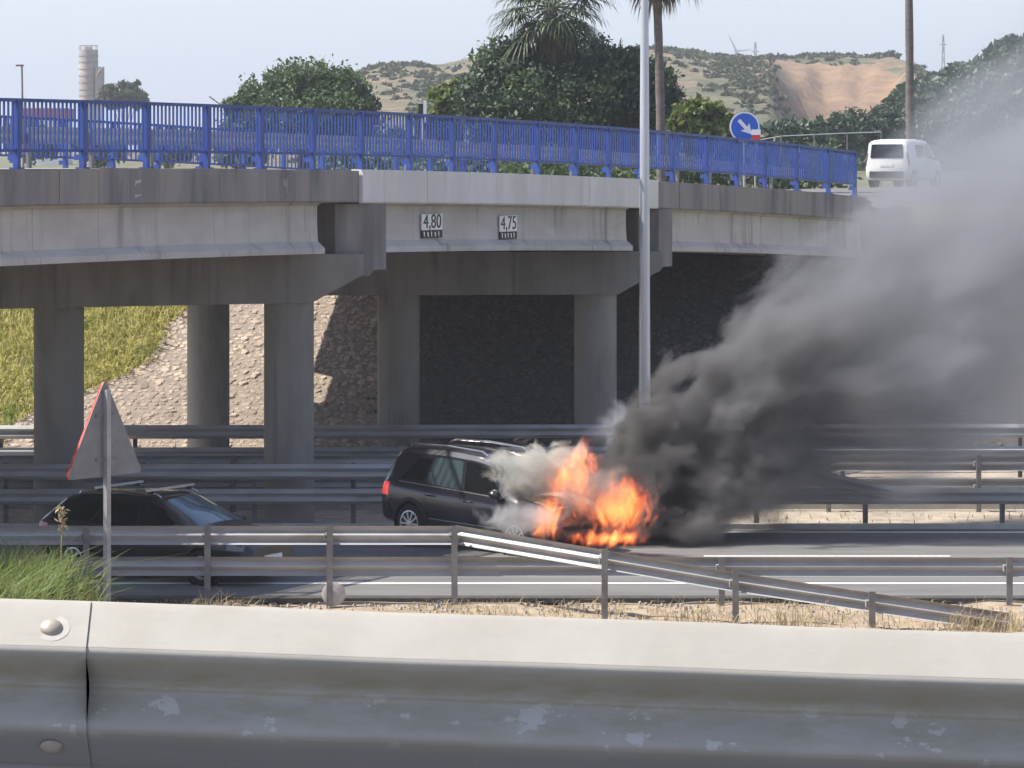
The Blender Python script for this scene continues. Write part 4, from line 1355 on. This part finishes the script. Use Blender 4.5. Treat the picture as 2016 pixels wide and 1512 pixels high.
# silo tower
Y = 600.0
M['silo'] = mat('silo_concrete', (.50,.42,.38), .9, (.38,.32,.29), .25)
M['silo_band'] = mat('silo_band', (.33,.29,.28), .9)
q = P(174,0,Y); zt_ = P(0,98,Y).z
root = empty('silo_tower', (q.x, Y, 6.0)); tag(root, 'tall pale silo tower with a lower stair tower on its right', 'tower')
n = 24; r = 19*Y/F
cyl = lambda x, y, r, z0, z1: MB().loft([[(x+r*math.cos(k*2*math.pi/n), y+r*math.sin(k*2*math.pi/n), z) for k in range(n)] for z in (z0,z1)], True, True)
cyl(q.x, Y, r, 5.8, zt_).build('shaft', M['silo'], root, 40)
for py in (110,122,136,149,162,176,188):
    z = P(0,py,Y).z; cyl(q.x, Y, r+.06, z-.12, z+.12).build('band', M['silo_band'], root, 40)
mb = MB()
for k in range(10):
    a = k*2*math.pi/10; x = q.x+r*.95*math.cos(a); y = Y+r*.95*math.sin(a)
    mb.tube([(x,y,zt_),(x,y,zt_+.75)], .05, 5)
    a2 = (k+1)*2*math.pi/10
    mb.tube([(x,y,zt_+.72),(q.x+r*.95*math.cos(a2),Y+r*.95*math.sin(a2),zt_+.72)], .05, 5)
mb.build('top_railing', M['silo_band'], root)
MB().box((q.x-.5,Y-.5,zt_),(q.x+.6,Y+.5,zt_+.5)).build('hatch', M['silo'], root)
s1 = P(198,132,Y)
mb = MB(); mb.box((s1.x-.75,Y-1.6,5.8),(s1.x+.7,Y-.3,s1.z)); mb.build('stair_tower', M['silo'], root)
mb = MB(); 
for k, py in enumerate((142,156,170,184)):
    z = P(0,py,Y).z; mb.box((s1.x-.8,Y-1.7,z-.08),(s1.x+.75,Y-1.59,z+.08))
mb.build('stair_landings', M['silo_band'], root)
MB().tube([(s1.x-.6,Y-1.8,P(0,150,Y).z),(s1.x+.6,Y-1.8,P(0,132,Y).z)], .12, 6).build('conveyor', M['silo_band'], root)
# low building with a red band
Y = 330.0; q0 = P(35,0,Y); q1 = P(122,0,Y)
root = empty('low_building', ((q0.x+q1.x)/2, Y, 6.0)); tag(root, 'low white building with a red roof band seen through the railing at far left', 'building')
MB().box((q0.x,Y,5.8),(q1.x,Y+8,P(0,232,Y).z)).build('wall', M['white_paint'], root)
MB().box((q0.x-.3,Y-.3,P(0,233,Y).z),(q1.x+.3,Y+8.3,P(0,213,Y).z)).build('roof_band', mat('roof_red', (.35,.10,.11), .7), root)
for k in range(3):
    x = q0.x+.5+k*1.3; MB().box((x,Y-.03,6.6),(x+.7,Y-.002,8.0)).build('window', M['glass_dark'], root)
# street lamp at far left
Y = 190.0; q = P(46,0,Y); zt_ = P(0,130,Y).z
root = empty('street_lamp', (q.x,Y,6.0)); tag(root, 'slim street lamp with a short arm left of the silo tower', 'street lamp')
m_ = mat('rusty_lamp', (.24,.15,.15), .6)
MB().tube([(q.x,Y,5.9),(q.x-.08,Y,zt_)], [.07,.05], 8).build('pole', m_, root)
MB().cbox((q.x-.2,Y,zt_+.03),(.42,.2,.1)).build('lamp_head', m_, root)
# bent pole sticking out of the hedge
Y = 160.0
root = empty('leaning_pole', (P(462,0,Y).x,Y,6)); tag(root, 'thin leaning pole at the left edge of the domed tree', 'pole')
MB().tube([P(470,330,Y),P(446,214,Y),P(412,190,Y)], .035, 6).build('rod', m_, root)
# dark and white marker above the railing
Y = 104.0; a = P(832,0,Y)
root = empty('chevron_sign', (a.x,Y,6.0)); tag(root, 'small black and white marker panel left of the sapling', 'road sign')
q = P(832,212,Y)
MB().box((q.x-.12,Y-.01,q.z-.30),(q.x+.02,Y+.01,q.z+.12)).build('dark_half', M['black'], root)
MB().box((q.x+.021,Y-.01,q.z-.45),(q.x+.12,Y+.01,q.z+.22)).build('white_half', M['white_paint'], root)
MB().tube([(q.x,Y+.04,5.8),(q.x,Y+.04,q.z)], .03, 8).build('post', M['galv'], root)
# wind turbine
Y = 2000.0; hub = P(1449,101,Y); k_ = Y/F
root = empty('wind_turbine', (hub.x,Y,6.0)); tag(root, 'white wind turbine far behind the hill top', 'wind turbine')
M['far_white'] = mat('far_white', (.20,.22,.25), .6)
MB().tube([(hub.x,Y,5),(hub.x,Y,hub.z)], [1.0,.5], 10).build('tower', M['far_white'], root, 50)
MB().cbox((hub.x,Y,hub.z),(1.8,3,1.6)).build('nacelle', M['far_white'], root)
for dx, dy in ((-15,-31),(31,-3),(-10,26)):
    e = Vector((hub.x+dx*k_, Y-4, hub.z-dy*k_)); h0 = Vector((hub.x,Y-4,hub.z))
    MB().tube([h0, h0.lerp(e,.2), e], [.45,.6,.15], 6).build('blade', M['far_white'], root, 50)
# lattice masts
for px, py0, lb, w0 in ((1487,82,'lattice mast beside the wind turbine',1.5),(1857,68,'faint lattice mast in the smoke at the right',1.1)):
    Y = 1150.0; q = P(px,0,Y); zt_ = P(0,py0,Y).z
    root = empty('lattice_mast', (q.x,Y,6.0)); tag(root, lb, 'mast')
    for sx_ in (-1,1):
        for sy_ in (-1,1):
            MB().tube([(q.x+sx_*w0,Y+sy_*w0,5),(q.x+sx_*.2,Y+sy_*.2,zt_)], [.16,.10], 4).build('leg', M['galv_post'], root)
    mb = MB()
    for k in range(12):
        f = k/12; g = (k+1)/12; wa = w0*(1-f)+.2*f; wb = w0*(1-g)+.2*g; za = 5+(zt_-5)*f; zb3 = 5+(zt_-5)*g
        mb.tube([(q.x-wa,Y-wa,za),(q.x+wb,Y-wb,zb3)], .07, 4); mb.tube([(q.x+wa,Y-wa,za),(q.x-wb,Y-wb,zb3)], .07, 4)
    mb.build('bracing', M['galv_post'], root)
    MB().box((q.x-1.2,Y-.1,zt_-3.4),(q.x+1.2,Y+.1,zt_-3.15)).build('crossarm', M['galv_post'], root)
# pipe fence beyond the bridge end
Y = 138.0
root = empty('pipe_fence', (PX(1640,Y),Y,5.95)); tag(root, 'white topped pipe fence in front of the shrubs right of the blue sign', 'fence')
pp = [(1492,276),(1538,268),(1603,265),(1668,262),(1735,260)]
for a, b2 in zip(pp[:-1], pp[1:]): MB().tube([P(*a,Y),P(*b2,Y)], .022, 6).build('rail', M['lamp'], root)
for a in pp:
    q = P(*a,Y); MB().tube([(q.x,Y,5.8),(q.x,Y,q.z+.04)], .03, 6).build('post', M['galv_post'], root)

# ------------------------------------------------------------------ stone pitching of the far bank
M['stone'] = mat('pitching_stone', (.36,.285,.22), .9, (.26,.205,.16), 2.5, col3=(.43,.345,.26), scale3=1.2, bump=.4, bscale=16, per_obj=.22)
M['stone_shaded'] = mat('shaded_pitching_stone', (.115,.105,.095), .95, (.085,.078,.072), 2.5, bump=.4, bscale=16, per_obj=.2)  # darker copy of the stone: bridge shade put into its colour
M['mortar_shaded'] = mat('shaded_mortar', (.085,.079,.072), .95, (.065,.06,.055), 3, bump=.5)  # mortar copy darkened the same way, bridge shade in its colour
M['mortar'] = mat('pitching_mortar', (.29,.235,.185), .95, (.22,.18,.145), 3, bump=.5)
bank_slope = .503
def bank(x, y): return (y-84.5)*bank_slope-.03
def bank_left(y): return -10.6+(y-87.4)*.735 + .5*math.sin(y*1.3)
mb = MB()
ys = [84.6+i*.3 for i in range(36)]
for y in ys:
    xl = bank_left(y)
    for k in range(41):
        x = xl+(14-xl)*k/40; mb.v.append((x, y, bank(x,y)+.085))
for j in range(len(ys)-1):
    for k in range(40):
        a = j*41+k; mb.f.append((a,a+1,a+42,a+41))
sroot_ = mb.build('stone_bank', M['mortar'], None, fix=False)
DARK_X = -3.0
sroot_.data.materials.append(M['mortar_shaded'])
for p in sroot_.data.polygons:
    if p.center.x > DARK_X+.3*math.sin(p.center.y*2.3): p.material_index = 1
tag(sroot_, 'stone pitched embankment below the far end of the bridge', 'embankment')
stone_meshes = []
for k in range(14):
    m_ = MB(); n = random.choice((5,6,6,7))
    an = sorted([2*math.pi*(i+random.uniform(-.28,.28))/n for i in range(n)])
    base = [(math.cos(a)*random.uniform(.85,1.1), math.sin(a)*random.uniform(.75,1.05)) for a in an]
    hh_ = random.uniform(.3,.55); tx, ty = random.uniform(-.25,.25), random.uniform(-.25,.25)
    m_.loft([[(x,y,-.4) for x,y in base],[(x,y,hh_*.45+tx*x*.3) for x,y in base],[(x*.72,y*.72,hh_+tx*x*.5+ty*y*.5) for x,y in base]], True, True)
    stone_meshes.append(m_.mesh('stone', M['stone']))
dark_meshes = []
for sm_ in stone_meshes:
    dm = sm_.copy(); dm.materials.clear(); dm.materials.append(M['stone_shaded']); dark_meshes.append(dm)
slope_ang = math.atan(bank_slope)
cand = []
y = 84.75
row = 0
while y < 93.4:
    x = bank_left(y)+.1
    while x < 12:
        s_ = random.choice((.05,.065,.08,.09,.13))*random.uniform(.8,1.2)
        cand.append((x+random.uniform(-.03,.03), y+random.uniform(-.05,.05), s_))
        x += s_*random.uniform(1.9,2.5)
    y += .155
    row += 1
def vis(c_):
    px = 1008+F*c_[0]/c_[1]; py = YH+F*(HC-bank(c_[0],c_[1]))/c_[1]
    lit = (px < 745 and 585 < py < 845 and (235 < px < 372 or 448 < px < 522 or px > 618))
    return (0 if lit else 1, c_[1])
cand.sort(key=vis)
Rs = Matrix.Rotation(slope_ang, 4, 'X')
for (x, y, s_) in cand[:300]:
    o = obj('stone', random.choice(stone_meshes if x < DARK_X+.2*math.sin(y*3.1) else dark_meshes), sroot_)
    o.matrix_world = Matrix.Translation((x,y,bank(x,y)+.08)) @ Rs @ Matrix.Rotation(random.uniform(0,6.28),4,'Z') @ Matrix.Diagonal((s_,s_*random.uniform(.7,.95),s_*.62,1))
rests = {0: MB(), 1: MB()}
for (x, y, s_) in cand[300:]:
    rest = rests[0 if x < DARK_X+.2*math.sin(y*3.1) else 1]
    sm_ = random.choice(stone_meshes)
    Mx = Matrix.Translation((x,y,bank(x,y)+.08)) @ Rs @ Matrix.Rotation(random.uniform(0,6.28),4,'Z') @ Matrix.Diagonal((s_,s_*.85,s_*.62,1))
    rest.add([Mx @ v.co for v in sm_.vertices], [tuple(p.vertices) for p in sm_.polygons])
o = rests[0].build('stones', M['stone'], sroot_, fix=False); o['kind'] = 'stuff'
o = rests[1].build('dark_stones', M['stone_shaded'], sroot_, fix=False); o['kind'] = 'stuff'; o['label'] = 'stones under the bridge, its shade put into their dark colour'

# ------------------------------------------------------------------ grass
def blades(pts, h, wd, lean=.35, hv=.35):
    """bent grass blades: three-point strips"""
    n = len(pts)
    az = rng.random(n)*2*math.pi; ln = rng.random(n)*lean*1.6+.05
    hh = h*(1+hv*rng.normal(size=n)).clip(.25,2)
    d = np.stack([np.cos(az),np.sin(az),np.zeros(n)],1); s_ = np.stack([-np.sin(az+.6),np.cos(az+.6),np.zeros(n)],1)*(wd*(.6+.8*rng.random(n)))[:,None]
    up = np.array([0,0,1.0])
    m1 = pts+d*(hh*ln*.35)[:,None]+up*(hh*.6)[:,None]
    t1 = pts+d*(hh*ln*1.25)[:,None]+up*(hh*(1-.35*ln))[:,None]
    A = np.empty((n,2,4,3))
    A[:,0,0] = pts-s_*.5; A[:,0,1] = pts+s_*.5; A[:,0,2] = m1+s_*.4; A[:,0,3] = m1-s_*.4
    A[:,1,0] = m1-s_*.4; A[:,1,1] = m1+s_*.4; A[:,1,2] = t1+s_*.04; A[:,1,3] = t1-s_*.04
    return A.reshape(-1,3)
# fresh green patch at lower left
P0 = []
for k in range(6800):
    Y = random.uniform(47.5,53.5); px = random.gauss(40,75)
    if px > 190 or px < -220: continue
    X = PX(px,Y); P0.append((X,Y,gz(X,Y)))
P0 = np.array(P0)
tag(obj('grass', fastmesh('grass', blades(P0, .52, .022, .5), 4, M['grass'])), 'fresh green grass growing at the verge in the lower left corner', 'grass', kind='stuff')
tuft = np.array([(PX(128,52.4)+random.gauss(0,.16), 52.4+random.gauss(0,.15), -.0) for k in range(130)])
groot = empty('grass_tuft', (PX(128,52.4),52.4,0)); tag(groot, 'tall bright green grass tuft left of the triangular sign post', 'grass tuft')
o = obj('blades', fastmesh('blades', blades(tuft, .95, .035, .75), 4, M['leaf_bright'])); toworld(o, groot)
stk = [P(124,1190,52.2),P(120,1090,52.2),P(123,1000,52.25)]
MB().tube(stk, [.012,.01,.006], 5).build('stalk', M['dry_grass'], groot)
hp = np.array([tuple(P(122+random.gauss(0,5), random.uniform(998,1050), 52.2)) for k in range(60)])
o = obj('seed_head', fastmesh('seed_head', leaves(hp, .05), 4, M['dry_grass'])); toworld(o, groot)
# dry grass and straw on the verge
P1 = []
for k in range(5200):
    X = random.uniform(-7,9); Y = random.uniform(51.5,56.6)
    if math.sin(X*1.1+Y*.7)+math.sin(X*.43+1)+random.gauss(0,.5) < (.2 if X < 3 else -.6): continue
    P1.append((X,Y,gz(X,Y)))
tag(obj('dry_grass', fastmesh('dry_grass', blades(np.array(P1), .13, .014, .9), 4, M['dry_grass'])), 'straw coloured dry grass on the near verge', 'grass', kind='stuff')
P1 = []
for k in range(700):
    c_ = random.choice([(PX(2000,53.2),53.2),(PX(1560,53.6),53.6),(PX(1350,53.8),53.8),(PX(1920,53.4),53.4),(PX(400,54.6),54.6),(PX(450,54.3),54.3)])
    X = c_[0]+random.gauss(0,.28); Y = c_[1]+random.gauss(0,.2); P1.append((X,Y,gz(X,Y)))
tag(obj('dry_weeds', fastmesh('dry_weeds', blades(np.array(P1), .36, .012, .8), 4, M['dry_grass'])), 'thin tufts of tall dry weeds along the guardrail end', 'grass', kind='stuff')
# pebbles on the verge
mb = MB()
for k in range(900):
    X = random.uniform(-6.5,8.5); Y = random.choice((random.uniform(55.4,56.7), random.uniform(52.5,56.7)))
    s_ = random.uniform(.015,.05)*(1.8 if random.random() < .05 else 1); z = gz(X,Y)
    vs = [(X+s_*random.uniform(.7,1.2)*math.cos(a), Y+s_*random.uniform(.7,1.2)*math.sin(a), z-.01) for a in (0,1.57,3.14,4.71)]
    vs += [(X+s_*.5*math.cos(a+.3), Y+s_*.5*math.sin(a+.3), z+s_*random.uniform(.5,.9)) for a in (0,1.57,3.14,4.71)]
    mb.add(vs, [(4,5,6,7),(0,1,5,4),(1,2,6,5),(2,3,7,6),(3,0,4,7)])
tag(mb.build('gravel', mat('gravel_stone', (.45,.40,.34), .9, (.28,.24,.2), 20), None, fix=False), 'loose pale gravel and small stones on the verge', 'gravel', kind='stuff')
# weeds on the far bank, left of the pitching
P2 = []
for k in range(24000):
    Y = random.uniform(84.2,95.5); px = random.uniform(-60,395); X = PX(px,Y)
    if X > bank_left(Y)+.25*random.random(): continue
    P2.append((X,Y,bank(X,Y) if Y > 84.5 else 0))
tag(obj('bank_weeds', fastmesh('bank_weeds', blades(np.array(P2), .26, .035, .9), 4, M['weed'])), 'yellow green weeds covering the sunlit far bank under the bridge', 'weeds', kind='stuff')
# median weeds
P3 = []
for k in range(260):
    X = random.uniform(1,11); Y = random.uniform(68.3,71.4); P3.append((X,Y,-.02))
tag(obj('median_weeds', fastmesh('median_weeds', blades(np.array(P3), .11, .02, .9), 4, M['dry_grass'])), 'short dry weeds in the median strip on the right', 'weeds', kind='stuff')
# wheel trim lying by a post
wt_ = P(657,1168,56.43)
root = empty('wheel_trim', (wt_.x, 56.43, gz(wt_.x,56.43)), 0); tag(root, 'pale round wheel trim leaning against a guardrail post', 'wheel trim')
mb = MB(); n = 28; rings = []
Mx = Matrix.Translation((0,-.02,.19)) @ Matrix.Rotation(R(82),4,'X') @ Matrix.Rotation(R(8),4,'Y')
for r, z in ((.19,-.02),(.195,.0),(.18,.008),(.11,.010),(.05,.018),(.001,.02)): rings.append([tuple(Mx @ Vector((r*math.cos(k*2*math.pi/n),r*math.sin(k*2*math.pi/n),z))) for k in range(n)])
mb.loft(rings, True); mb.build('disc', mat('dusty_trim', (.48,.45,.41), .7, (.38,.35,.31), 12), root, 50, world=False)
MB().prism([(.045*math.cos(k*2*math.pi/n),.045*math.sin(k*2*math.pi/n)) for k in range(n)], .0205, .028, Mx).build('hub_cap', M['galv'], root, 40, world=False)

# ------------------------------------------------------------------ smoke, fire and air
def volmat(name):
    m = bpy.data.materials.new(name); m.use_nodes = True
    t = m.node_tree
    t.nodes.remove(t.nodes['Principled BSDF'])
    out = t.nodes['Material Output']
    return m, NB(t), t, out
def hull(rings, name, m):
    return MB().loft(rings, True, True).mesh(name, m, 80)
SO = Vector((1.55, 64.9, 0.0))                       # foot of the plume at the car's nose
XM = 17.0
def pcz(x): return .75+.50*x+.010*x*x
def pr(x): return 1.2+.40*x
def pcy(x): return .55+.30*x
rings = []
for i in range(25):
    x = -.75+(XM+.75)*i/24
    r = max(.12, pr(max(x,0))*1.32*min(1.0, math.sqrt(max(.0,(x+.76)/1.3))))
    rings.append([(x, pcy(max(x,0))+r*.95*math.cos(k*2*math.pi/24), max(.03, pcz(max(x,0))+r*math.sin(k*2*math.pi/24))) for k in range(24)])
m, b, t, out = volmat('dark_smoke')
lp = b.objc(); s3 = b.sep(lp)
xx = b.m('MAXIMUM', s3[0], 0.0)
rr_ = b.m('MULTIPLY_ADD', xx, .40, 1.2)
dz = b.m('DIVIDE', b.m('SUBTRACT', s3[2], b.m('ADD', b.m('MULTIPLY_ADD', xx, .50, .75), b.m('MULTIPLY', b.m('MULTIPLY', xx, xx), .010))), rr_)
dy = b.m('DIVIDE', b.m('SUBTRACT', s3[1], b.m('MULTIPLY_ADD', xx, .30, .55)), b.m('MULTIPLY', rr_, .85))
dx = b.m('DIVIDE', b.m('MINIMUM', b.m('ADD', s3[0], .15), 0.0), .6)
dist = b.m('SQRT', b.m('ADD', b.m('ADD', b.m('MULTIPLY', dz, dz), b.m('MULTIPLY', dy, dy)), b.m('MULTIPLY', dx, dx)))
# billows stretch and grow with age: noise sampled in stretched space
inv = b.m('DIVIDE', 1.0, b.m('MULTIPLY_ADD', xx, .13, 1.0))
q = b.n('ShaderNodeVectorMath', operation='SCALE'); b.put(q.inputs[0], lp); b.put(q.inputs['Scale'], inv)
n1 = b.noise(q.outputs[0], .95, 6, .6)
e = b.m('ADD', b.m('SUBTRACT', 1.0, dist), b.m('MULTIPLY', b.m('SUBTRACT', n1, .5), 2.9))
soft = b.m('MULTIPLY_ADD', xx, .036, .08)
d = b.ss(e, .06, b.m('ADD', b.m('MULTIPLY', soft, 2.2), .06))
dens = b.m('MULTIPLY', d, b.m('DIVIDE', 6.5, b.m('MULTIPLY_ADD', b.m('MULTIPLY', xx, xx), .088, b.m('MULTIPLY_ADD', xx, .20, 1.0))))
pv = b.n('ShaderNodeVolumePrincipled')
dens = b.m('MULTIPLY', dens, b.ss(b.m('MULTIPLY', dz, b.lin(xx, 2.5, 6.5)), -.05, .95, 1.0, .48))
age = b.lin(xx, .5, 7.0)
pv.inputs['Color'].default_value = (.5,.5,.52,1)
b.put(pv.inputs['Color'], b.mix(age, (.25,.235,.225), (.56,.575,.605)))
b.put(pv.inputs['Density'], dens)
pv.inputs['Anisotropy'].default_value = .25
t.links.new(pv.outputs[0], out.inputs['Volume'])
m.cycles.volume_step_rate = .16
o = obj('smoke', hull(rings, 'smoke', m), None, SO)
tag(o, 'thick dark grey smoke plume drifting right and up from the burning car', 'smoke', kind='stuff')

def puff(name, label, centre, rad, col, dens0, nscale, thr, soft_, seed, step=.09, amp=2.0, aniso=.2, rough=.62):
    m, b, t, out = volmat(name)
    lp = b.objc(); s3 = b.sep(lp)
    dd = [b.m('DIVIDE', s3[i], rad[i]) for i in range(3)]
    dist = b.m('SQRT', b.m('ADD', b.m('ADD', b.m('MULTIPLY', dd[0], dd[0]), b.m('MULTIPLY', dd[1], dd[1])), b.m('MULTIPLY', dd[2], dd[2])))
    n1 = b.noise(b.map(lp, (1,1,1), (seed,seed*.7,seed*1.3)), nscale, 5, rough, .8)
    e = b.m('ADD', b.m('SUBTRACT', 1.0, dist), b.m('MULTIPLY', b.m('SUBTRACT', n1, .5), amp))
    d = b.m('MULTIPLY', b.ss(e, thr, thr+soft_), dens0)
    pv = b.n('ShaderNodeVolumePrincipled')
    pv.inputs['Color'].default_value = (*col,1); pv.inputs['Anisotropy'].default_value = aniso
    b.put(pv.inputs['Density'], d)
    t.links.new(pv.outputs[0], out.inputs['Volume'])
    m.cycles.volume_step_rate = step
    n = 24; rings = []
    for i in range(13):
        th = math.pi*i/12
        rings.append([(rad[0]*1.3*math.sin(th)*math.cos(k*2*math.pi/n)+1e-4*k, rad[1]*1.3*math.sin(th)*math.sin(k*2*math.pi/n), rad[2]*1.3*math.cos(th)) for k in range(n)])
    o = obj('smoke', hull(rings[::-1], 'smoke', m), None, centre)
    return tag(o, label, 'smoke', kind='stuff')
puff('pale_window_smoke', 'pale cream smoke billowing out of the front side window of the black car', P(1062,925,63.2), (1.18,.45,.70), (.86,.83,.75), 4.6, 2.3, .18, .30, 3.1, step=.22)
puff('thin_grey_smoke', 'thin grey smoke low along the front door and wheel of the black car', P(1030,1024,62.1), (.80,.30,.42), (.74,.73,.72), 4.2, 2.4, .05, .6, 8.7, step=.22)
puff('grey_mid_smoke', 'light grey smoke rising behind the flames towards the lamp post', P(1235,850,66.2), (.9,.6,.85), (.72,.73,.76), 1.5, 1.4, .10, .7, 5.2, step=.2)

puff('hood_smoke', 'brownish grey smoke hiding the hood of the black car between the flames', P(1165,965,62.8), (.85,.4,.6), (.62,.57,.52), 3.0, 2.0, .02, .6, 13.4, step=.2)
def flame(label, centre, rad, seed, strength, lean=.25, nscale=3.1, step=.12, thr=.10):
    m, b, t, out = volmat('fire')
    lp = b.objc(); s3 = b.sep(lp)
    # flame tongues: noise stretched upwards and sheared with the wind
    sx_ = b.m('SUBTRACT', s3[0], b.m('MULTIPLY', s3[2], lean))
    vec = b.comb(b.m('ADD', sx_, seed), b.m('ADD', s3[1], seed*.37), b.m('MULTIPLY', s3[2], .55))
    n1 = b.noise(vec, nscale, 5, .64, 1.4)
    dx_ = b.m('DIVIDE', sx_, rad[0]); dy_ = b.m('DIVIDE', s3[1], rad[1])
    up = b.m('DIVIDE', s3[2], rad[2])
    dist = b.m('SQRT', b.m('ADD', b.m('MULTIPLY', dx_, dx_), b.m('ADD', b.m('MULTIPLY', dy_, dy_), b.m('MULTIPLY', up, up))))
    e = b.m('ADD', b.m('SUBTRACT', 1.0, dist), b.m('MULTIPLY', b.m('SUBTRACT', n1, .52), 3.4))
    d = b.ss(e, thr, thr+.75)
    ramp = b.n('ShaderNodeValToRGB'); cr = ramp.color_ramp
    cr.elements[0].position = 0; cr.elements[0].color = (.9,.07,.015,1)
    cr.elements[1].position = 1; cr.elements[1].color = (1.0,.36,.085,1)
    q = cr.elements.new(.45); q.color = (1.0,.14,.04,1)
    b.put(ramp.inputs[0], d)
    pv = b.n('ShaderNodeVolumePrincipled')
    pv.inputs['Color'].default_value = (.25,.12,.06,1)
    b.put(pv.inputs['Density'], b.m('MULTIPLY', d, 1.6))
    b.put(pv.inputs['Emission Color'], ramp.outputs[0])
    b.put(pv.inputs['Emission Strength'], b.m('MULTIPLY', b.m('POWER', d, 1.5), strength))
    t.links.new(pv.outputs[0], out.inputs['Volume'])
    m.cycles.volume_step_rate = step
    n = 20; rings = []
    for i in range(11):
        th = math.pi*i/10
        rings.append([(rad[0]*1.25*math.sin(th)*math.cos(k*2*math.pi/n)+1e-4*k+lean*rad[2]*1.25*math.cos(th), rad[1]*1.25*math.sin(th)*math.sin(k*2*math.pi/n), rad[2]*1.25*math.cos(th)) for k in range(n)])
    o = obj('flames', hull(rings[::-1], 'flames', m), None, centre)
    return tag(o, label, 'fire', 'flames of the car fire', kind='stuff')
flame('orange flames leaping above the windscreen and hood of the black car', P(1128,932,63.0), (.48,.35,.64), 1.7, 4.2, .10, thr=.04)
flame('large orange flames around the front of the black car', P(1212,995,63.0), (.76,.48,.60), 4.4, 3.6, .15, thr=.03)
flame('orange flames at the front wheel of the black car', P(1080,1022,62.4), (.34,.25,.45), 7.9, 3.8, .25, thr=.0)
flame('low flames burning on the road below the front bumper', P(1205,1060,62.6), (.75,.4,.17), 11.3, 4.0, .3, 3.2, thr=.0)

# hazy air round the whole place
m, b, t, out = volmat('haze_air')
pv = b.n('ShaderNodeVolumePrincipled')
pv.inputs['Color'].default_value = (.66,.71,.80,1); pv.inputs['Density'].default_value = .00036; pv.inputs['Anisotropy'].default_value = .2
t.links.new(pv.outputs[0], out.inputs['Volume'])
o = MB().box((-6500,-80,-2),(6500,9300,190)).build('haze', m)
tag(o, 'thin summer haze in the air', kind='stuff')
